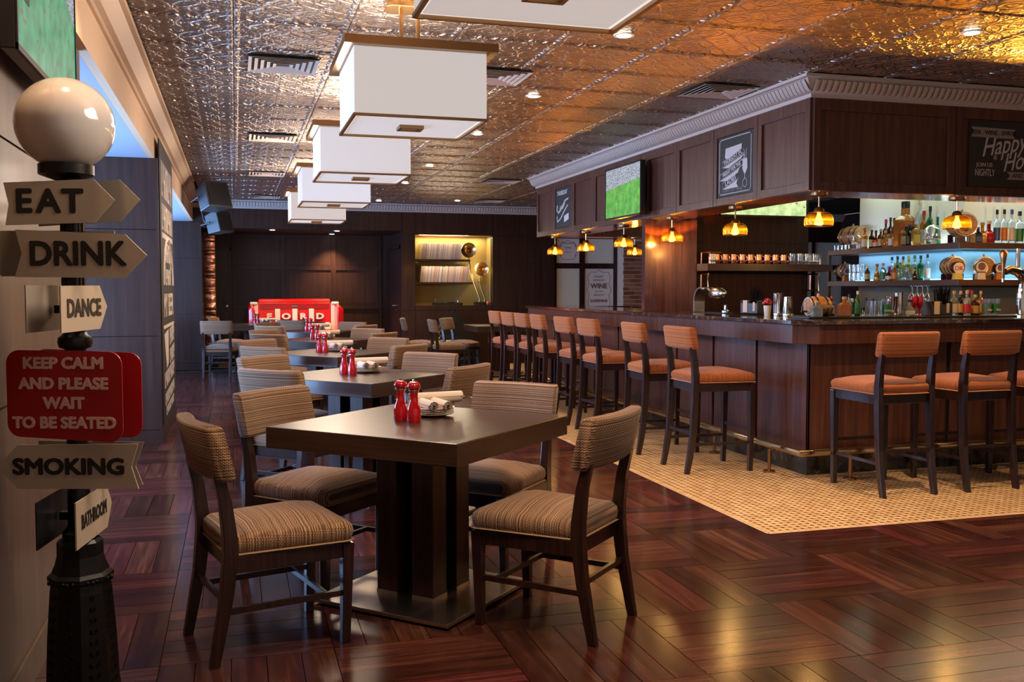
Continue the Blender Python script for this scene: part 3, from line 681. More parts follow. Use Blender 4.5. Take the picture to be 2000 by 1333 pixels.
# ------------------------------------------------------------------ lanterns
def lantern():
    t_ = empty('ceiling_lantern', (0, 0, 0)); t_['category'] = 'ceiling lamp'
    a, z0, z1 = .333, 2.215, 2.555
    m = MB()
    for s_ in (-1, 1): m.box(-a, a, s_*a-.002, s_*a+.002, z0+.012, z1).box(s_*a-.002, s_*a+.002, -a, a, z0+.012, z1)
    m.build('shade', M['lampshade'], t_)
    m = MB()
    for s_ in (-1, 1):
        m.box(-a-.006, a+.006, s_*(a)-.010, s_*(a)+.006 if s_ > 0 else -a+.010, z0, z0+.012).box(min(s_*a-.008, s_*a+.008), s_*a+.008, -a, a, z0, z0+.012)
    m.build('bottom_trim', M['bronze'], t_)
    B(-a+.02, a-.02, -a+.02, a-.02, z0+.012, z0+.016).build('diffuser', M['diffuser'], t_)
    MB().box(-.065,.065,-.055,-.040,z0-.006,z0+.012).box(-.065,.065,.040,.055,z0-.006,z0+.012).box(-.065,-.05,-.04,.04,z0-.006,z0+.012).box(.05,.065,-.04,.04,z0-.006,z0+.012).build('pull_handle', M['bronze'], t_)
    b = .385; m = MB()
    for s_ in (-1, 1): m.box(-b, b, min(s_*b, s_*(b-.06)), max(s_*b, s_*(b-.06)), z1-.002, z1+.040).box(min(s_*b, s_*(b-.06)), max(s_*b, s_*(b-.06)), -b+.06, b-.06, z1-.002, z1+.040)
    m.box(-b, b, -.03, .03, z1+.005, z1+.03)
    m.build('top_frame', M['bronze'], t_)
    MB().tube([(-.045,0,z1+.03),(-.045,0,CZ-.03)], .012).build('rod', M['brass'], t_); MB().tube([(.045,0,z1+.03),(.045,0,CZ-.03)], .012).build('rod', M['brass'], t_)
    MB().loops([[(-.13,-.055,z),(-.10,-.085,z),(.10,-.085,z),(.13,-.055,z),(.13,.055,z),(.10,.085,z),(-.10,.085,z),(-.13,.055,z)] for z in (CZ-.035, CZ-.001)]).build('canopy', M['brass'], t_, bevel=.003)
    return t_
LP = [(.89, 2.71), (.91, 5.12), (.95, 7.55), (.98, 10.0), (1.01, 12.5), (.87, .30)]
LN = ['nearest square white lantern cut off by the top edge of the picture', 'large square white lantern with a brass frame, second from the front', 'square white lantern in the middle of the row of five', 'fourth square white lantern from the front, partly behind the third', 'farthest and smallest square white lantern of the row', 'square white lantern overhead behind the viewer']
L0 = lantern()
for i, (x, y) in enumerate(LP[:5]):
    o = L0 if i == 0 else copy_tree(L0)
    o.location = (x, y, 0); o['label'] = LN[i]; o['group'] = 'square lanterns in a row along the ceiling'
    light('lantern_lamp', 'AREA', (x, y, 2.54), 24, (1, .80, .62), (PI, 0, 0), .55, .55)
    light('lantern_lamp', 'AREA', (x-.345, y, 2.38), 11, (1, .80, .64), (0, R(90), 0), .3, .6)
    light('lantern_lamp', 'AREA', (x+.345, y, 2.38), 11, (1, .80, .64), (0, R(-90), 0), .3, .6)
    light('lantern_lamp', 'AREA', (x, y, 2.205), 26, (1, .76, .54), (0, 0, 0), .6, .6)

# ------------------------------------------------------------------ downlights and vents
def downlight():
    t_ = empty('downlight', (0, 0, 0)); t_['category'] = 'downlight'
    MB().lathe([(.042, -.006), (.062, -.006), (.064, 0), (.040, 0)], (0,0,0), 24).build('rim', M['white'], t_)
    MB().lathe([(.042, -.0075), (.041, .0), ], (0,0,0), 24).build('lens', M['spotdisc'], t_); return t_
D0 = downlight()
DL = [(2.24, 5.37, CZ), (2.26, 7.23, CZ), (2.28, 9.12, CZ), (2.30, 11.6, CZ), (2.34, 13.57, CZ), (2.37, 16.4, CZ), (4.18, 4.75, CZ), (3.65, 16.0, CZ), (.64, 17.3, 2.40), (1.75, 17.28, 2.40), (1.76, 18.3, 2.40)]
DN = ['round downlight beside the near lantern at top centre', 'round downlight above the second lantern\'s right', 'round downlight just right of the big lantern\'s lower corner', 'fourth round downlight along the ceiling row', 'fifth round downlight, right of the third lantern', 'last small downlight of the ceiling row before the back wall', 'bright round downlight at the top right over the bar stools', 'small round downlight near the end of the canopy moulding',
      'left downlight above the red sofa', 'front right downlight above the red sofa', 'rear right downlight deep in the sofa recess']
for i, p_ in enumerate(DL):
    o = D0 if i == 0 else copy_tree(D0)
    o.location = (p_[0], p_[1], p_[2]-.001); o['label'] = DN[i]; o['group'] = 'round recessed downlights'
    light('downlight_fill_beam', 'SPOT', (p_[0], p_[1], p_[2]-.02), (190 if i == 6 else 115) if p_[2] > 2.5 else 240, WARM if i != 6 else (1, .66, .38), (0, 0, 0), .05, spot=100, blend=.9)
# unseen downlights beyond the view, plus added fill spots without fixtures inside it
for (x, y, e_) in ((2.2, 3.4, 110), (2.2, 1.5, 110), (-.42, 3.0, 60), (-.42, 4.6, 30), (4.6, 3.0, 40), (6.2, 4.7, 70), (3.1, 5.0, 60), (-.1, 5.8, 30), (.9, .5, 60), (-.2, 7.2, 45), (-.1, 9.8, 50), (-.1, 12.6, 50)):
    light('downlight_fill_beam', 'SPOT', (x, y, CZ-.02), e_, WARM, (0, 0, 0), .06, spot=110, blend=.9)
def vent():
    t_ = empty('air_vent', (0, 0, 0)); t_['category'] = 'vent'; a = .225
    B(-a, a, -a, a, -.004, 0).build('backing', M['gap'], t_)
    for k in range(5):
        r0 = a - k*.04; m = MB()
        for s_ in (-1, 1):
            m.loops([[(-r0, s_*r0, -.014), (r0, s_*r0, -.014), (r0-.022, s_*(r0-.022), -.004), (-r0+.022, s_*(r0-.022), -.004)], [(-r0, s_*r0, -.011), (r0, s_*r0, -.011), (r0-.022, s_*(r0-.022), -.001), (-r0+.022, s_*(r0-.022), -.001)]])
            m.loops([[(s_*r0, -r0, -.014), (s_*r0, r0, -.014), (s_*(r0-.022), r0-.022, -.004), (s_*(r0-.022), -r0+.022, -.004)], [(s_*r0, -r0, -.011), (s_*r0, r0, -.011), (s_*(r0-.022), r0-.022, -.001), (s_*(r0-.022), -r0+.022, -.001)]])
        m.build('louver', M['grille'], t_)
    return t_
V0 = vent()
VT = [(.33, 6.70, 'large square air vent at upper left beside the second lantern'), (.38, 9.9, 'square air vent left of the third lantern'), (.42, 13.0, 'flat square air vent left of the fourth lantern'), (.50, 16.2, 'thin far air vent above the red sofa recess'),
      (1.78, 6.65, 'air vent peeking out at the right of the large lantern'), (3.55, 6.65, 'dark square air vent beside the bar canopy moulding'), (3.60, 13.0, 'air vent near the far end of the canopy moulding'), (4.2, 15.9, 'small far air vent above the record niche')]
for i, (x, y, lb) in enumerate(VT):
    o = V0 if i == 0 else copy_tree(V0); o.location = (x, y, CZ-.001); o['label'] = lb; o['group'] = 'square ceiling air vents'

# ------------------------------------------------------------------ bar: canopy
MOD = .722; Y0 = 6.09; YE = Y0 + 9*MOD; XC = 4.0
bc = empty('bar_canopy', (4.0, 6.09, 2.07), 0, 'dark wood overhead canopy with framed panels running round the bar', 'canopy')
def loc_(m): return m.xf(Matrix.Translation((-4.0, -6.09, -2.07)))
loc_(MB().box(4.012, 4.40, 6.102, YE, 2.075, 2.87).box(4.40, 8.6, 6.102, 6.49, 2.075, 2.87).box(4.40, 7.2, YE-.42, YE, 2.075, 2.87)).build('core', M['panelwood'], bc)
loc_(MB().box(4.0, 4.40, 6.09, YE, 2.07, 2.075).box(4.40, 8.6, 6.09, 6.49, 2.07, 2.075).box(4.4, 7.2, YE-.42, YE, 2.07, 2.075)).build('soffit', mk('soffit_wood', (.10,.045,.03), .18, coat=.5), bc)
T = .03
def frame_x(y0, y1, board=False):
    loc_(MB().box(3.98, 4.012, y0+.003, y0+.06, 2.072, 2.735).box(3.98, 4.012, y1-.06, y1-.003, 2.072, 2.735).box(3.98, 4.012, y0+.06, y1-.06, 2.072, 2.138).box(3.98, 4.012, y0+.06, y1-.06, 2.645, 2.735)).build('panel_frame', M['panelwood'], bc, bevel=.003)
    loc_(B(4.0, 4.012, y0+.06, y1-.06, 2.138, 2.645)).build('panel', M['panelwood'], bc)
for k in range(9): frame_x(Y0+k*MOD, Y0+(k+1)*MOD)
for k in range(4):
    x0, x1 = 4.0 + k*1.225, 4.0 + (k+1)*1.225
    if x0 > 8: break
    x1 = min(x1, 8.6)
    loc_(MB().box(x0+.003, x0+.06, 6.07, 6.102, 2.072, 2.735).box(x1-.07, x1-.003, 6.07, 6.102, 2.072, 2.735).box(x0+.06, x1-.07, 6.07, 6.102, 2.072, 2.138).box(x0+.06, x1-.07, 6.07, 6.102, 2.645, 2.735)).build('panel_frame', M['panelwood'], bc, bevel=.003)
    loc_(B(x0+.06, x1-.07, 6.088, 6.102, 2.138, 2.645)).build('panel', M['panelwood'], bc)
crown('trim_5', [(3.98, YE), (3.98, 6.07), (8.6, 6.07)], M['crown'], [(-1, 0), (-1, -1), (0, -1)], egg=[(3.98, YE, 3.98, 6.0, -1, 0), (3.94, 6.07, 8.5, 6.07, 0, -1)])
# chalkboards hung on the canopy
def cboard_x(y0, y1, label):
    o = B(-.006, .006, -(y1-y0)/2, (y1-y0)/2, -.25, .25).build('chalkboard', M['board'], None, (3.992, (y0+y1)/2, 2.391)); return tag(o, label, 'chalkboard')
RX = (PI/2, 0, -PI/2)
k1 = cboard_x(6.88, 7.46, 'framed chalkboard with banners and a cocktail glass above the bar corner')
xq = -.0085
m = MB().tube([(xq, s*.26, z) for s, z in ((1,-.21),(1,.21),(.9,.23),(-.9,.23),(-1,.21),(-1,-.21),(-.9,-.23),(.9,-.23))], .004, 4, True)
Pq = lambda u, v, e=0: (xq-e, .26-.52*u, .22-.44*v)
for q in (((.20,.16),(.72,.14),(.70,.24),(.25,.37),(.18,.33)), ((.12,.52),(.45,.43),(.80,.34),(.70,.41),(.30,.54)), ((.03,.76),(.40,.66),(.66,.58),(.60,.66),(.25,.77)), ((.12,.93),(.60,.79),(.56,.86),(.62,.93))):
    m.poly([Pq(*a) for a in q], (-.001, 0, 0))
for q in (((.10,.40),(.72,.22),(.72,.33),(.10,.51)), ((.02,.64),(.78,.42),(.78,.53),(.02,.75)), ((.12,.80),(.62,.65),(.62,.77),(.12,.92))):
    m.tube([Pq(*a) for a in q], .0025, 4, True)
m.poly([(xq,-.13,.03),(xq,-.20,.03),(xq,-.205,-.05),(xq,-.175,-.09),(xq,-.155,-.09),(xq,-.125,-.05)], (-.001,0,0))
m.tube([(xq,-.165,-.09),(xq,-.165,-.13)], .004, 4); m.tube([(xq, -.165+.035*math.cos(a), -.165+.035*math.sin(a)) for a in [2*PI*q/14 for q in range(14)]], .003, 4, True)
m.tube([(xq,-.16,.03),(xq,-.15,.10),(xq,-.13,.115)], .003, 4); m.tube([(xq,-.18,.03),(xq,-.185,.11)], .003, 4); m.tube([(xq, -.12+.03*math.cos(a), .05+.03*math.sin(a)) for a in [2*PI*q/12 for q in range(12)]], .003, 4, True)
m.build('chalk_drawing', M['chalk'], k1)
for s, u_, v_, sz in (('THURSDAY IN', .42, .366, .046), ('FRIDAY FOR THE', .40, .585, .040), ('LADIES', .37, .785, .060)):
    text(s, sz, M['chalk'], k1, Pq(u_, v_, .001), (PI/2, R(-14), -PI/2), bold=.0012)
text('NUMBER ALLEY MARKET', .030, M['chalkdim'], k1, (xq, .03, -.205), RX)
k2 = cboard_x(Y0+7*MOD+.075, Y0+8*MOD-.075, 'narrow far chalkboard with a white swirling ribbon near the canopy end')
m = MB().tube([(xq, .20, .04), (xq, .22, -.02), (xq, .15, -.06), (xq, .02, .0), (xq, -.10, .08), (xq, -.22, .10)], .012, 5).tube([(xq, .22, -.10), (xq, .20, -.17), (xq, .08, -.14), (xq, -.05, -.06), (xq, -.2, .02)], .010, 5)
m.poly([(xq,-.05,-.19),(xq,-.22,-.16),(xq,-.22,-.08),(xq,-.05,-.11)], (-.001,0,0)); m.build('chalk_drawing', M['chalk'], k2)
text('THURSDAY', .075, M['chalk'], k2, (xq, .03, .185), RX, bold=.002); MB().tube([(xq, .12, -.01), (xq, .06, .03), (xq, .08, -.04), (xq, .0, .02), (xq, .01, -.02), (xq, -.08, .05)], .006, 4).build('chalk_scribble', M['chalk'], k2)
k3 = tag(B(-.50, .50, -.006, .006, -.25, .25).build('chalkboard', M['board'], None, (5.85, 6.08, 2.391)), 'wide chalkboard reading Happy Hour above the bar at the right edge', 'chalkboard')
q = -.0085; RF = (PI/2, 0, 0)
MB().poly([(-.49,q,.20),(-.465,q,.165),(-.49,q,.125),(-.08,q,.118),(-.11,q,.150),(-.08,q,.19)], (0,-.001,0)).build('banner', M['chalkdim'], k3)
text('BEER . WINE . SPIRITS', .046, M['ink'], k3, (-.285, q-.0015, .158), RF, bold=.0008)
text('Happy', .20, M['chalk'], k3, (-.40, q, .035), (PI/2, R(-9), 0), bold=.001, shear=.5, sx=.80, align='LEFT')
text('Hour', .19, M['chalk'], k3, (-.20, q, -.075), (PI/2, R(-9), 0), bold=.001, shear=.5, sx=.80, align='LEFT')
text('JOIN US', .042, M['chalk'], k3, (-.36, q, -.085), RF); text('NIGHTLY', .075, M['chalk'], k3, (-.355, q, -.145), RF, sx=.58)
MB().poly([(-.15,q,-.13),(-.12,q,-.16),(-.15,q,-.19),(.25,q,-.19),(.25,q,-.13)], (0,-.001,0)).build('banner', M['chalkdim'], k3)
text('AND', .045, M['ink'], k3, (-.05, q-.0015, -.16), RF, bold=.0008)
text('*', .09, M['chalk'], k3, (-.262, q, -.045), RF)

# ------------------------------------------------------------------ pendants
def pendant():
    t_ = empty('pendant_lamp', (0, 0, 0)); t_['category'] = 'pendant lamp'
    MB().lathe([(.062, 0), (.062, -.010), (.052, -.016), (.03, -.020)], (0,0,0), 20).build('ceiling_rose', M['bronze'], t_, smooth=40)
    MB().tube([(0,0,-.018),(0,0,-.10)], .006).build('stem', M['railbrass'], t_)
    MB().lathe([(.008,-.095),(.026,-.10),(.036,-.115),(.040,-.135),(.030,-.14)], (0,0,0), 16).build('cap', M['bronze'], t_, smooth=50)
    MB().lathe([(.032,-.128),(.062,-.135),(.092,-.155),(.106,-.185),(.108,-.215),(.103,-.236)], (0,0,0), 28, cap=False).build('glass_shade', M['amber'], t_, smooth=60)
    MB().tube([(.1035*math.cos(a), .1035*math.sin(a), -.236) for a in [2*PI*k/28 for k in range(28)]], .0022, 6, True).build('rim', M['railbrass'], t_)
    MB().lathe([(.010,-.14),(.016,-.165),(.030,-.205),(.034,-.222),(.01,-.226)], (0,0,0), 14).build('bulb', M['bulb'], t_, smooth=50); return t_
P0 = pendant()
PP = [(4.2, 6.29), (4.2, 7.54), (4.2, 8.80), (4.2, 10.04), (4.2, 11.25), (4.2, 12.45), (5.44, 6.29), (5.31, 12.3), (6.7, 6.29)]
PNm = ['clear amber glass pendant at the bar corner under the canopy', 'amber glass pendant below the banner chalkboard, left of the corner one', 'amber glass pendant in front of the glossy wood pillar', 'amber glass pendant beneath the football television', 'amber glass pendant below the narrow chalkboard, second from the canopy\'s far end', 'farthest amber pendant at the left end of the canopy', 'amber glass pendant in front of the bottle shelves', 'small amber pendant hanging over the far side of the bar by the bricks', 'amber pendant beyond the right edge']
for i, (x, y) in enumerate(PP[:8]):
    o = P0 if i == 0 else copy_tree(P0); o.location = (x, y, 2.07); o['label'] = PNm[i]; o['group'] = 'amber glass pendants under the bar canopy'
for i, (x, y) in enumerate(PP):
    light('pendant_lamp_glow', 'POINT', (x, y, 1.845), 22, (1, .52, .14), size=.03)
    light('pendant_lamp_glow', 'SPOT', (x, y, 1.86), 800, (1, .48, .06), (PI, 0, 0), .03, spot=150, blend=.2)

# ------------------------------------------------------------------ bar counter
bar = empty('bar_counter', (4.0, 6.09, 0), 0, 'long dark wood bar counter with a polished stone top and framed front', 'bar counter')
def lb(m): return m.xf(Matrix.Translation((-4.0, -6.09, 0)))
XE = 8.6
o0, ch = 3.85, .14
pts = [(o0, YE+.1), (o0, 5.95+ch), (o0+ch, 5.95), (XE, 5.95), (XE, 6.72), (4.62, 6.72), (4.62, YE-.5), (7.2, YE-.5), (7.2, YE+.1)]
lb(MB().poly([(x, y, 1.105) for x, y in pts], (0, 0, .030))).build('stone_top', M['marble'], bar, bevel=.004)
i_ = .03; pts2 = [(o0+i_, YE+.07), (o0+i_, 5.95+i_+ch), (o0+i_+ch, 5.95+i_), (XE, 5.95+i_), (XE, 6.6), (4.58, 6.6), (4.58, YE-.46), (7.2, YE-.46), (7.2, YE+.07)]
lb(MB().poly([(x, y, .965) for x, y in pts2], (0, 0, .139))).build('fascia', M['panelwood'], bar, bevel=.003)
lb(MB().box(4.02, 4.5, 6.11, YE, .14, .965).box(4.5, XE, 6.11, 6.55, .14, .965).box(4.5, 7.2, YE-.4, YE, .14, .965)).build('carcass', M['gap'], bar)
lb(MB().box(4.0, 4.5, 6.09, YE, 0, .14).box(4.5, XE, 6.09, 6.55, 0, .14)).build('plinth', M['plinth'], bar)
for k in range(9):
    y0, y1 = Y0+k*MOD, Y0+(k+1)*MOD
    lb(B(4.0, 4.02, y0+(.0 if k == 0 else .02), y1-.02, .14, .965)).build('panel', M['panelwood'], bar, bevel=.003)
for k in range(4):
    x0, x1 = 4.0+k*1.225, min(4.0+(k+1)*1.225, XE)
    lb(B(x0+(.0 if k == 0 else .02), x1-.02, 6.09, 6.11, .14, .965)).build('panel', M['panelwood'], bar, bevel=.003)
fr = empty('foot_rail', (3.86, 5.95, 0), 0, 'polished brass foot rail along the base of the bar', 'rail')
MB().tube([(0, 6.8, .19), (0, .0, .19), (4.7, .0, .19)], .026, 12).xf(Matrix.Translation((0,0,0))).build('rail', M['railbrass'], fr, smooth=40)
for k in range(9):
    yy = .33 + k*.85
    if yy < 6.7: MB().lathe([(.045, 0), (.045, .012), (.013, .02), (.013, .17)], (-.055, yy, 0), 12).tube([(-.055, yy, .165), (0, yy, .18)], .012).build('post', M['bronze'], fr)
for k in range(4):
    MB().lathe([(.045, 0), (.045, .012), (.013, .02), (.013, .17)], (.36+k*1.22, -.07, 0), 12).tube([(.36+k*1.22, -.07, .165), (.36+k*1.22, 0, .18)], .012).build('post', M['bronze'], fr)
# pillar rising from the bar and the wood wall with the mug shelf
struct('wall_pillar', B(4.02, 4.60, 9.05, 9.13, 1.136, 2.069), wood('pillar_wood', ((.05,.018,.016),(.09,.034,.030),(.13,.05,.044)), rough=.2, coat=.7))
struct('wall_bar', B(4.632, 5.97, 9.13, 9.25, .0, 2.87), wood('maroon_wood', ((.010,.002,.002),(.020,.005,.005),(.034,.009,.008)), rough=.45, coat=0, spec=.2))
struct('trim_6', MB().box(4.60, 5.97, 9.12, 9.13, 1.85, 1.858), M['gap'])

# ------------------------------------------------------------------ dining furniture
def cushion(wr, wf, y0, y1, z0, z1, r0=.04, dome=.022):
    def ring(ins, z):
        pts = []; n = 5; r = max(.004, min(r0, min(wr, wf, y1-y0)/2 - ins - .002))
        for (sx, sy, a0) in ((-1,-1,180), (1,-1,270), (1,1,0), (-1,1,90)):
            hw = (wr if sy < 0 else wf)/2 - ins; yy = (y0+ins if sy < 0 else y1-ins)
            cx, cyy = sx*(hw-r), yy - sy*r
            for k in range(n+1):
                a = R(a0+90*k/n); pts.append((cx + r*math.cos(a), cyy + r*math.sin(a), z))
        return pts
    h_ = z1-z0; m = MB()
    m.loops([ring(i_, z) for i_, z in ((.006, z0), (.0, z0+.15*h_), (-.004, z0+.45*h_), (.001, z0+.72*h_), (.016, z0+.90*h_), (.042, z1-.001), (.09, z1+dome*.55), (.15, z1+dome*.9), (min(.19, (y1-y0)/2-.02, wr/2-.02), z1+dome))])
    return m
def curved_back(w_, h_, th, zc, yc, bow, rake, r=.02, n=14):
    L = []; sec = []
    for (sx, sz, a0) in ((-1,-1,180), (1,-1,270), (1,1,0), (-1,1,90)):
        for k in range(5):
            a = R(a0+90*k/4); sec.append((sx*(th/2-r) + r*math.cos(a), sz*(h_/2-r) + r*math.sin(a)))
    for i in range(n+1):
        f = -1 + 2*i/n; x = f*w_/2; y = bow*(f*f) ; s_ = 1
        if i in (0, n): s_ = .72; x *= 1.0
        elif i in (1, n-1): x = math.copysign(w_/2-.012, f); s_ = .95; 
        L.append([(x, yc + y + a*s_ - rake*b, zc + b*(1 if s_ > .9 else .93)) for a, b in sec])
    return MB().loops(L)
def sabre(x, st, hx=.019, hy=.023):
    return MB().loft([(x + dx, y, z, hx*s_, hy*s_) for (dx, y, z, s_) in st])
def make_chair():
    t_ = empty('dining_chair', (0, 0, 0)); t_['category'] = 'chair'
    s_ = cushion(.425, .475, -.225, .245, .403, .480, .04, .030).build('seat', M['fab_seat'], t_, smooth=60)
    cushion(.43, .478, -.228, .247, .398, .407, .038, 0).build('piping', M['piping'], s_)
    curved_back(.475, .205, .068, .775, -.285, .035, .22).build('backrest', M['fab_back'], t_, smooth=60)
    MB().loft([(0,-.207,.335,.19,.012),(0,-.207,.40,.19,.012)]).loft([(0,.225,.335,.205,.012),(0,.225,.40,.205,.012)]).loft([(-.208,.0,.335,.012,.21),(-.208,.0,.40,.012,.21)]).loft([(.208,.0,.335,.012,.21),(.208,.0,.40,.012,.21)]).build('seat_frame', M['chairwood'], t_, bevel=.003)
    for k in (-1, 1):
        sabre(k*.200, [(0,-.285,0,.78),(0,-.262,.12,.9),(0,-.238,.25,1),(0,-.222,.40,1.12),(0,-.222,.46,1.1),(0,-.238,.60,.95),(0,-.262,.70,.85)]).build('leg', M['chairwood'], t_, bevel=.003)
        sabre(k*.205, [(0,.212,0,.78),(0,.218,.20,.9),(0,.222,.39,1.1)], .021, .021).build('leg', M['chairwood'], t_, bevel=.003)
        B(k*.203-.008, k*.203+.008, -.24, .215, .185, .207).build('stretcher', M['chairwood'], t_)
    B(-.2, .2, -.252, -.236, .225, .247).build('stretcher', M['chairwood'], t_); B(-.2, .2, .13, .146, .188, .208).build('stretcher', M['chairwood'], t_)
    return t_
CH0 = make_chair(); used = []
def chair(x, y, deg, label, group=None):
    o = CH0 if not used else copy_tree(CH0); used.append(1)
    o.location = (x, y, 0); o.rotation_euler = (0, 0, R(deg-90)); tag(o, label, 'chair', group or 'woven tan dining chairs'); return o
def make_table():
    t_ = empty('square_table', (0, 0, 0)); t_['category'] = 'table'
    B(-.478, .478, -.478, .478, .69, .78).build('tabletop', M['tablewood'], t_, bevel=.004)
    for sx in (-1, 1):
        for sy in (-1, 1):
            p_ = B(sx*.094-.053, sx*.094+.053, sy*.094-.053, sy*.094+.053, .035, .69).build('post', M['wood'], t_, bevel=.002)
            B(sx*.094-.055, sx*.094+.055, sy*.094-.055, sy*.094+.055, .028, .045).build('collar', M['steel'], p_)
    B(-.05, .05, -.05, .05, .03, .69).build('core', M['black'], t_)
    B(-.35, .35, -.35, .35, .012, .028).build('base_plate', M['plate'], t_, bevel=.002); B(-.30, .30, -.30, .30, 0, .012).build('foot', M['black'], t_)
    return t_
TB0 = make_table()
TN = ['nearest', 'second', 'third', 'fourth', 'fifth']
TC = [(.79, 4.16), (.80, 6.55), (.83, 8.93), (.95, 11.28), (1.05, 13.65)]
for i, (x, y) in enumerate(TC):
    o = TB0 if i == 0 else copy_tree(TB0); o.location = (x, y, 0); o.rotation_euler = (0, 0, R(45))
    tag(o, '%s dark square pedestal table of the diagonal row%s' % (TN[i], ', on a steel base plate' if i == 0 else ' counted from the front'), 'table', 'square pedestal tables in the row')
S2 = .7071; D = .60
chair(.129, 3.811, 15.4, 'tan woven chair in the left foreground, seen from behind')
chair(1.233, 3.711, 135, 'tan woven chair right of the nearest table with its back turned')
chair(.79-.43, 4.16+.42, -45, 'tan woven chair behind the left foreground chair, at the nearest table')
chair(.79+.405, 4.16+.395, -135, 'tan woven chair on the far right side of the nearest table')
for i in range(1, 5):
    x, y = TC[i]
    for (a, nm) in ((-135, 'near left'), (-45, 'near right'), (135, 'far left'), (45, 'far right')):
        chair(x + D*.7071*(1 if abs(a) < 90 else -1)*1.02 + random.uniform(-.015, .015), y + D*.7071*(1 if a > 0 else -1) + random.uniform(-.015, .015), a+180+random.uniform(-2, 2), 'woven chair on the %s side of the %s table in the row' % (nm, TN[i]))
o = copy_tree(TB0); o.location = (.28, 16.5, 0); o.rotation_euler = (0, 0, 0); tag(o, 'dark table at far left in front of the red sofa', 'table')
chair(-.24, 15.6, 80, 'grey lit chair at far left, standing nearest the wall column'); chair(-.10, 17.2, -15, 'far left chair partly behind the grey lit one')
chair(.97, 15.55, 60, 'single chair back just left of the pepper mills before the sofa')
o = copy_tree(TB0); o.location = (4.10, 15.0, 0); o.rotation_euler = (0, 0, R(0)); tag(o, 'dark square table beyond the first bar stools, below the record niche', 'table')
chair(3.30, 15.15, 0, 'chair facing right at the table below the record niche, nearer one'); chair(3.66, 15.80, -35, 'chair behind the table corner below the record niche')
chair(2.98, 15.95, -10, 'golden cushioned chair against the wall below the record niche')
# curved dark settee with gilt scroll work under the niche
t_ = empty('settee', (3.75, 16.82, 0), 0, 'dark arched settee with a gold scroll side under the record niche', 'settee')
m = MB(); n = 16
m.poly([(-.42 + .84*k/n, 0, .50 + .46*math.sin(PI*k/n)) for k in range(n+1)] + [(.42, 0, .3), (-.42, 0, .3)], (0, .06, 0)); m.build('arched_back', M['black'], t_)
cushion(.76, .80, -.45, .02, .34, .44).build('seat', M['kraft'], t_, smooth=60); B(-.40, .40, -.44, .04, .24, .34).build('seat_frame', M['black'], t_)
for sx in (-1, 1):
    for yy in (-.40, .0): MB().loft([(sx*.36, yy, 0, .02, .02), (sx*.36, yy, .26, .028, .028)]).build('leg', M['black'], t_)
m = MB()
for zc in (.50, .60, .70): m.tube([(-.30+.045*math.cos(a), -.42, zc+.05*math.sin(a)) for a in [2*PI*q/12 for q in range(12)]], .009, 6, True)
m.build('scroll_side', M['brass'], t_)
# ------------------------------------------------------------------ bar stools
def make_stool():
    t_ = empty('bar_stool', (0, 0, 0)); t_['category'] = 'bar stool'
    s_ = cushion(.43, .47, -.235, .265, .675, .745, .04, .026).build('seat', M['sfab_seat'], t_, smooth=60)
    cushion(.434, .474, -.238, .267, .668, .677, .038, 0).build('piping', M['spiping'], s_)
    curved_back(.455, .165, .064, 1.0, -.262, .018, .16).build('backrest', M['sfab_back'], t_, smooth=60)
    MB().loft([(0,-.215,.605,.19,.012),(0,-.215,.67,.19,.012)]).loft([(0,.243,.605,.205,.012),(0,.243,.67,.205,.012)]).loft([(-.208,.01,.605,.012,.22),(-.208,.01,.67,.012,.22)]).loft([(.208,.01,.605,.012,.22),(.208,.01,.67,.012,.22)]).build('seat_frame', M['chairwood'], t_, bevel=.003)
    for k in (-1, 1):
        sabre(k*.203, [(0,-.285,0,.82),(0,-.262,.12,.92),(0,-.236,.30,1),(0,-.225,.55,1.08),(0,-.222,.72,1.08),(0,-.232,.84,.95),(0,-.25,.94,.85)]).build('leg', M['chairwood'], t_, bevel=.003)
        sabre(k*.207, [(0,.232,0,.8),(0,.236,.40,.95),(0,.24,.66,1.1)], .021, .021).build('leg', M['chairwood'], t_, bevel=.003)
        B(k*.205-.008, k*.205+.008, -.25, .235, .205, .227).build('stretcher', M['chairwood'], t_)
    B(-.2, .2, -.252, -.236, .285, .307).build('stretcher', M['chairwood'], t_); B(-.2, .2, .226, .246, .30, .322).build('foot_bar', M['chairwood'], t_)
    return t_
ST0 = make_stool()
SY = [6.57, 7.43, 8.53, 9.23, 10.09, 10.71, 11.28, 11.90]
for i, y in enumerate(SY):
    o = ST0 if i == 0 else copy_tree(ST0); o.location = (3.46, y, 0); o.rotation_euler = (0, 0, R(-90 + random.uniform(-2.5, 2.5)))
    tag(o, ['orange woven bar stool nearest the bar corner on the long left side', 'second orange bar stool back from the corner along the long side', 'third orange bar stool from the bar corner along the long side', 'fourth orange bar stool from the bar corner along the long side', 'fifth orange bar stool from the bar corner, one of the tight group', 'sixth orange bar stool from the bar corner, one of the tight group', 'next to last orange bar stool on the long side of the bar', 'farthest orange bar stool at the end of the bar'][i], 'bar stool', 'bar stools along the long side')
for i, x in enumerate((4.235, 4.90, 5.56)):
    o = copy_tree(ST0); o.location = (x, 5.565, 0); o.rotation_euler = (0, 0, R((1, 1, 0)[i]))
    tag(o, ['orange bar stool in front of the short bar side, left of the two full ones', 'orange bar stool in front of the short bar side near the right edge', 'orange bar stool cut off by the right edge, only its seat in view'][i], 'bar stool', 'bar stools along the short side')

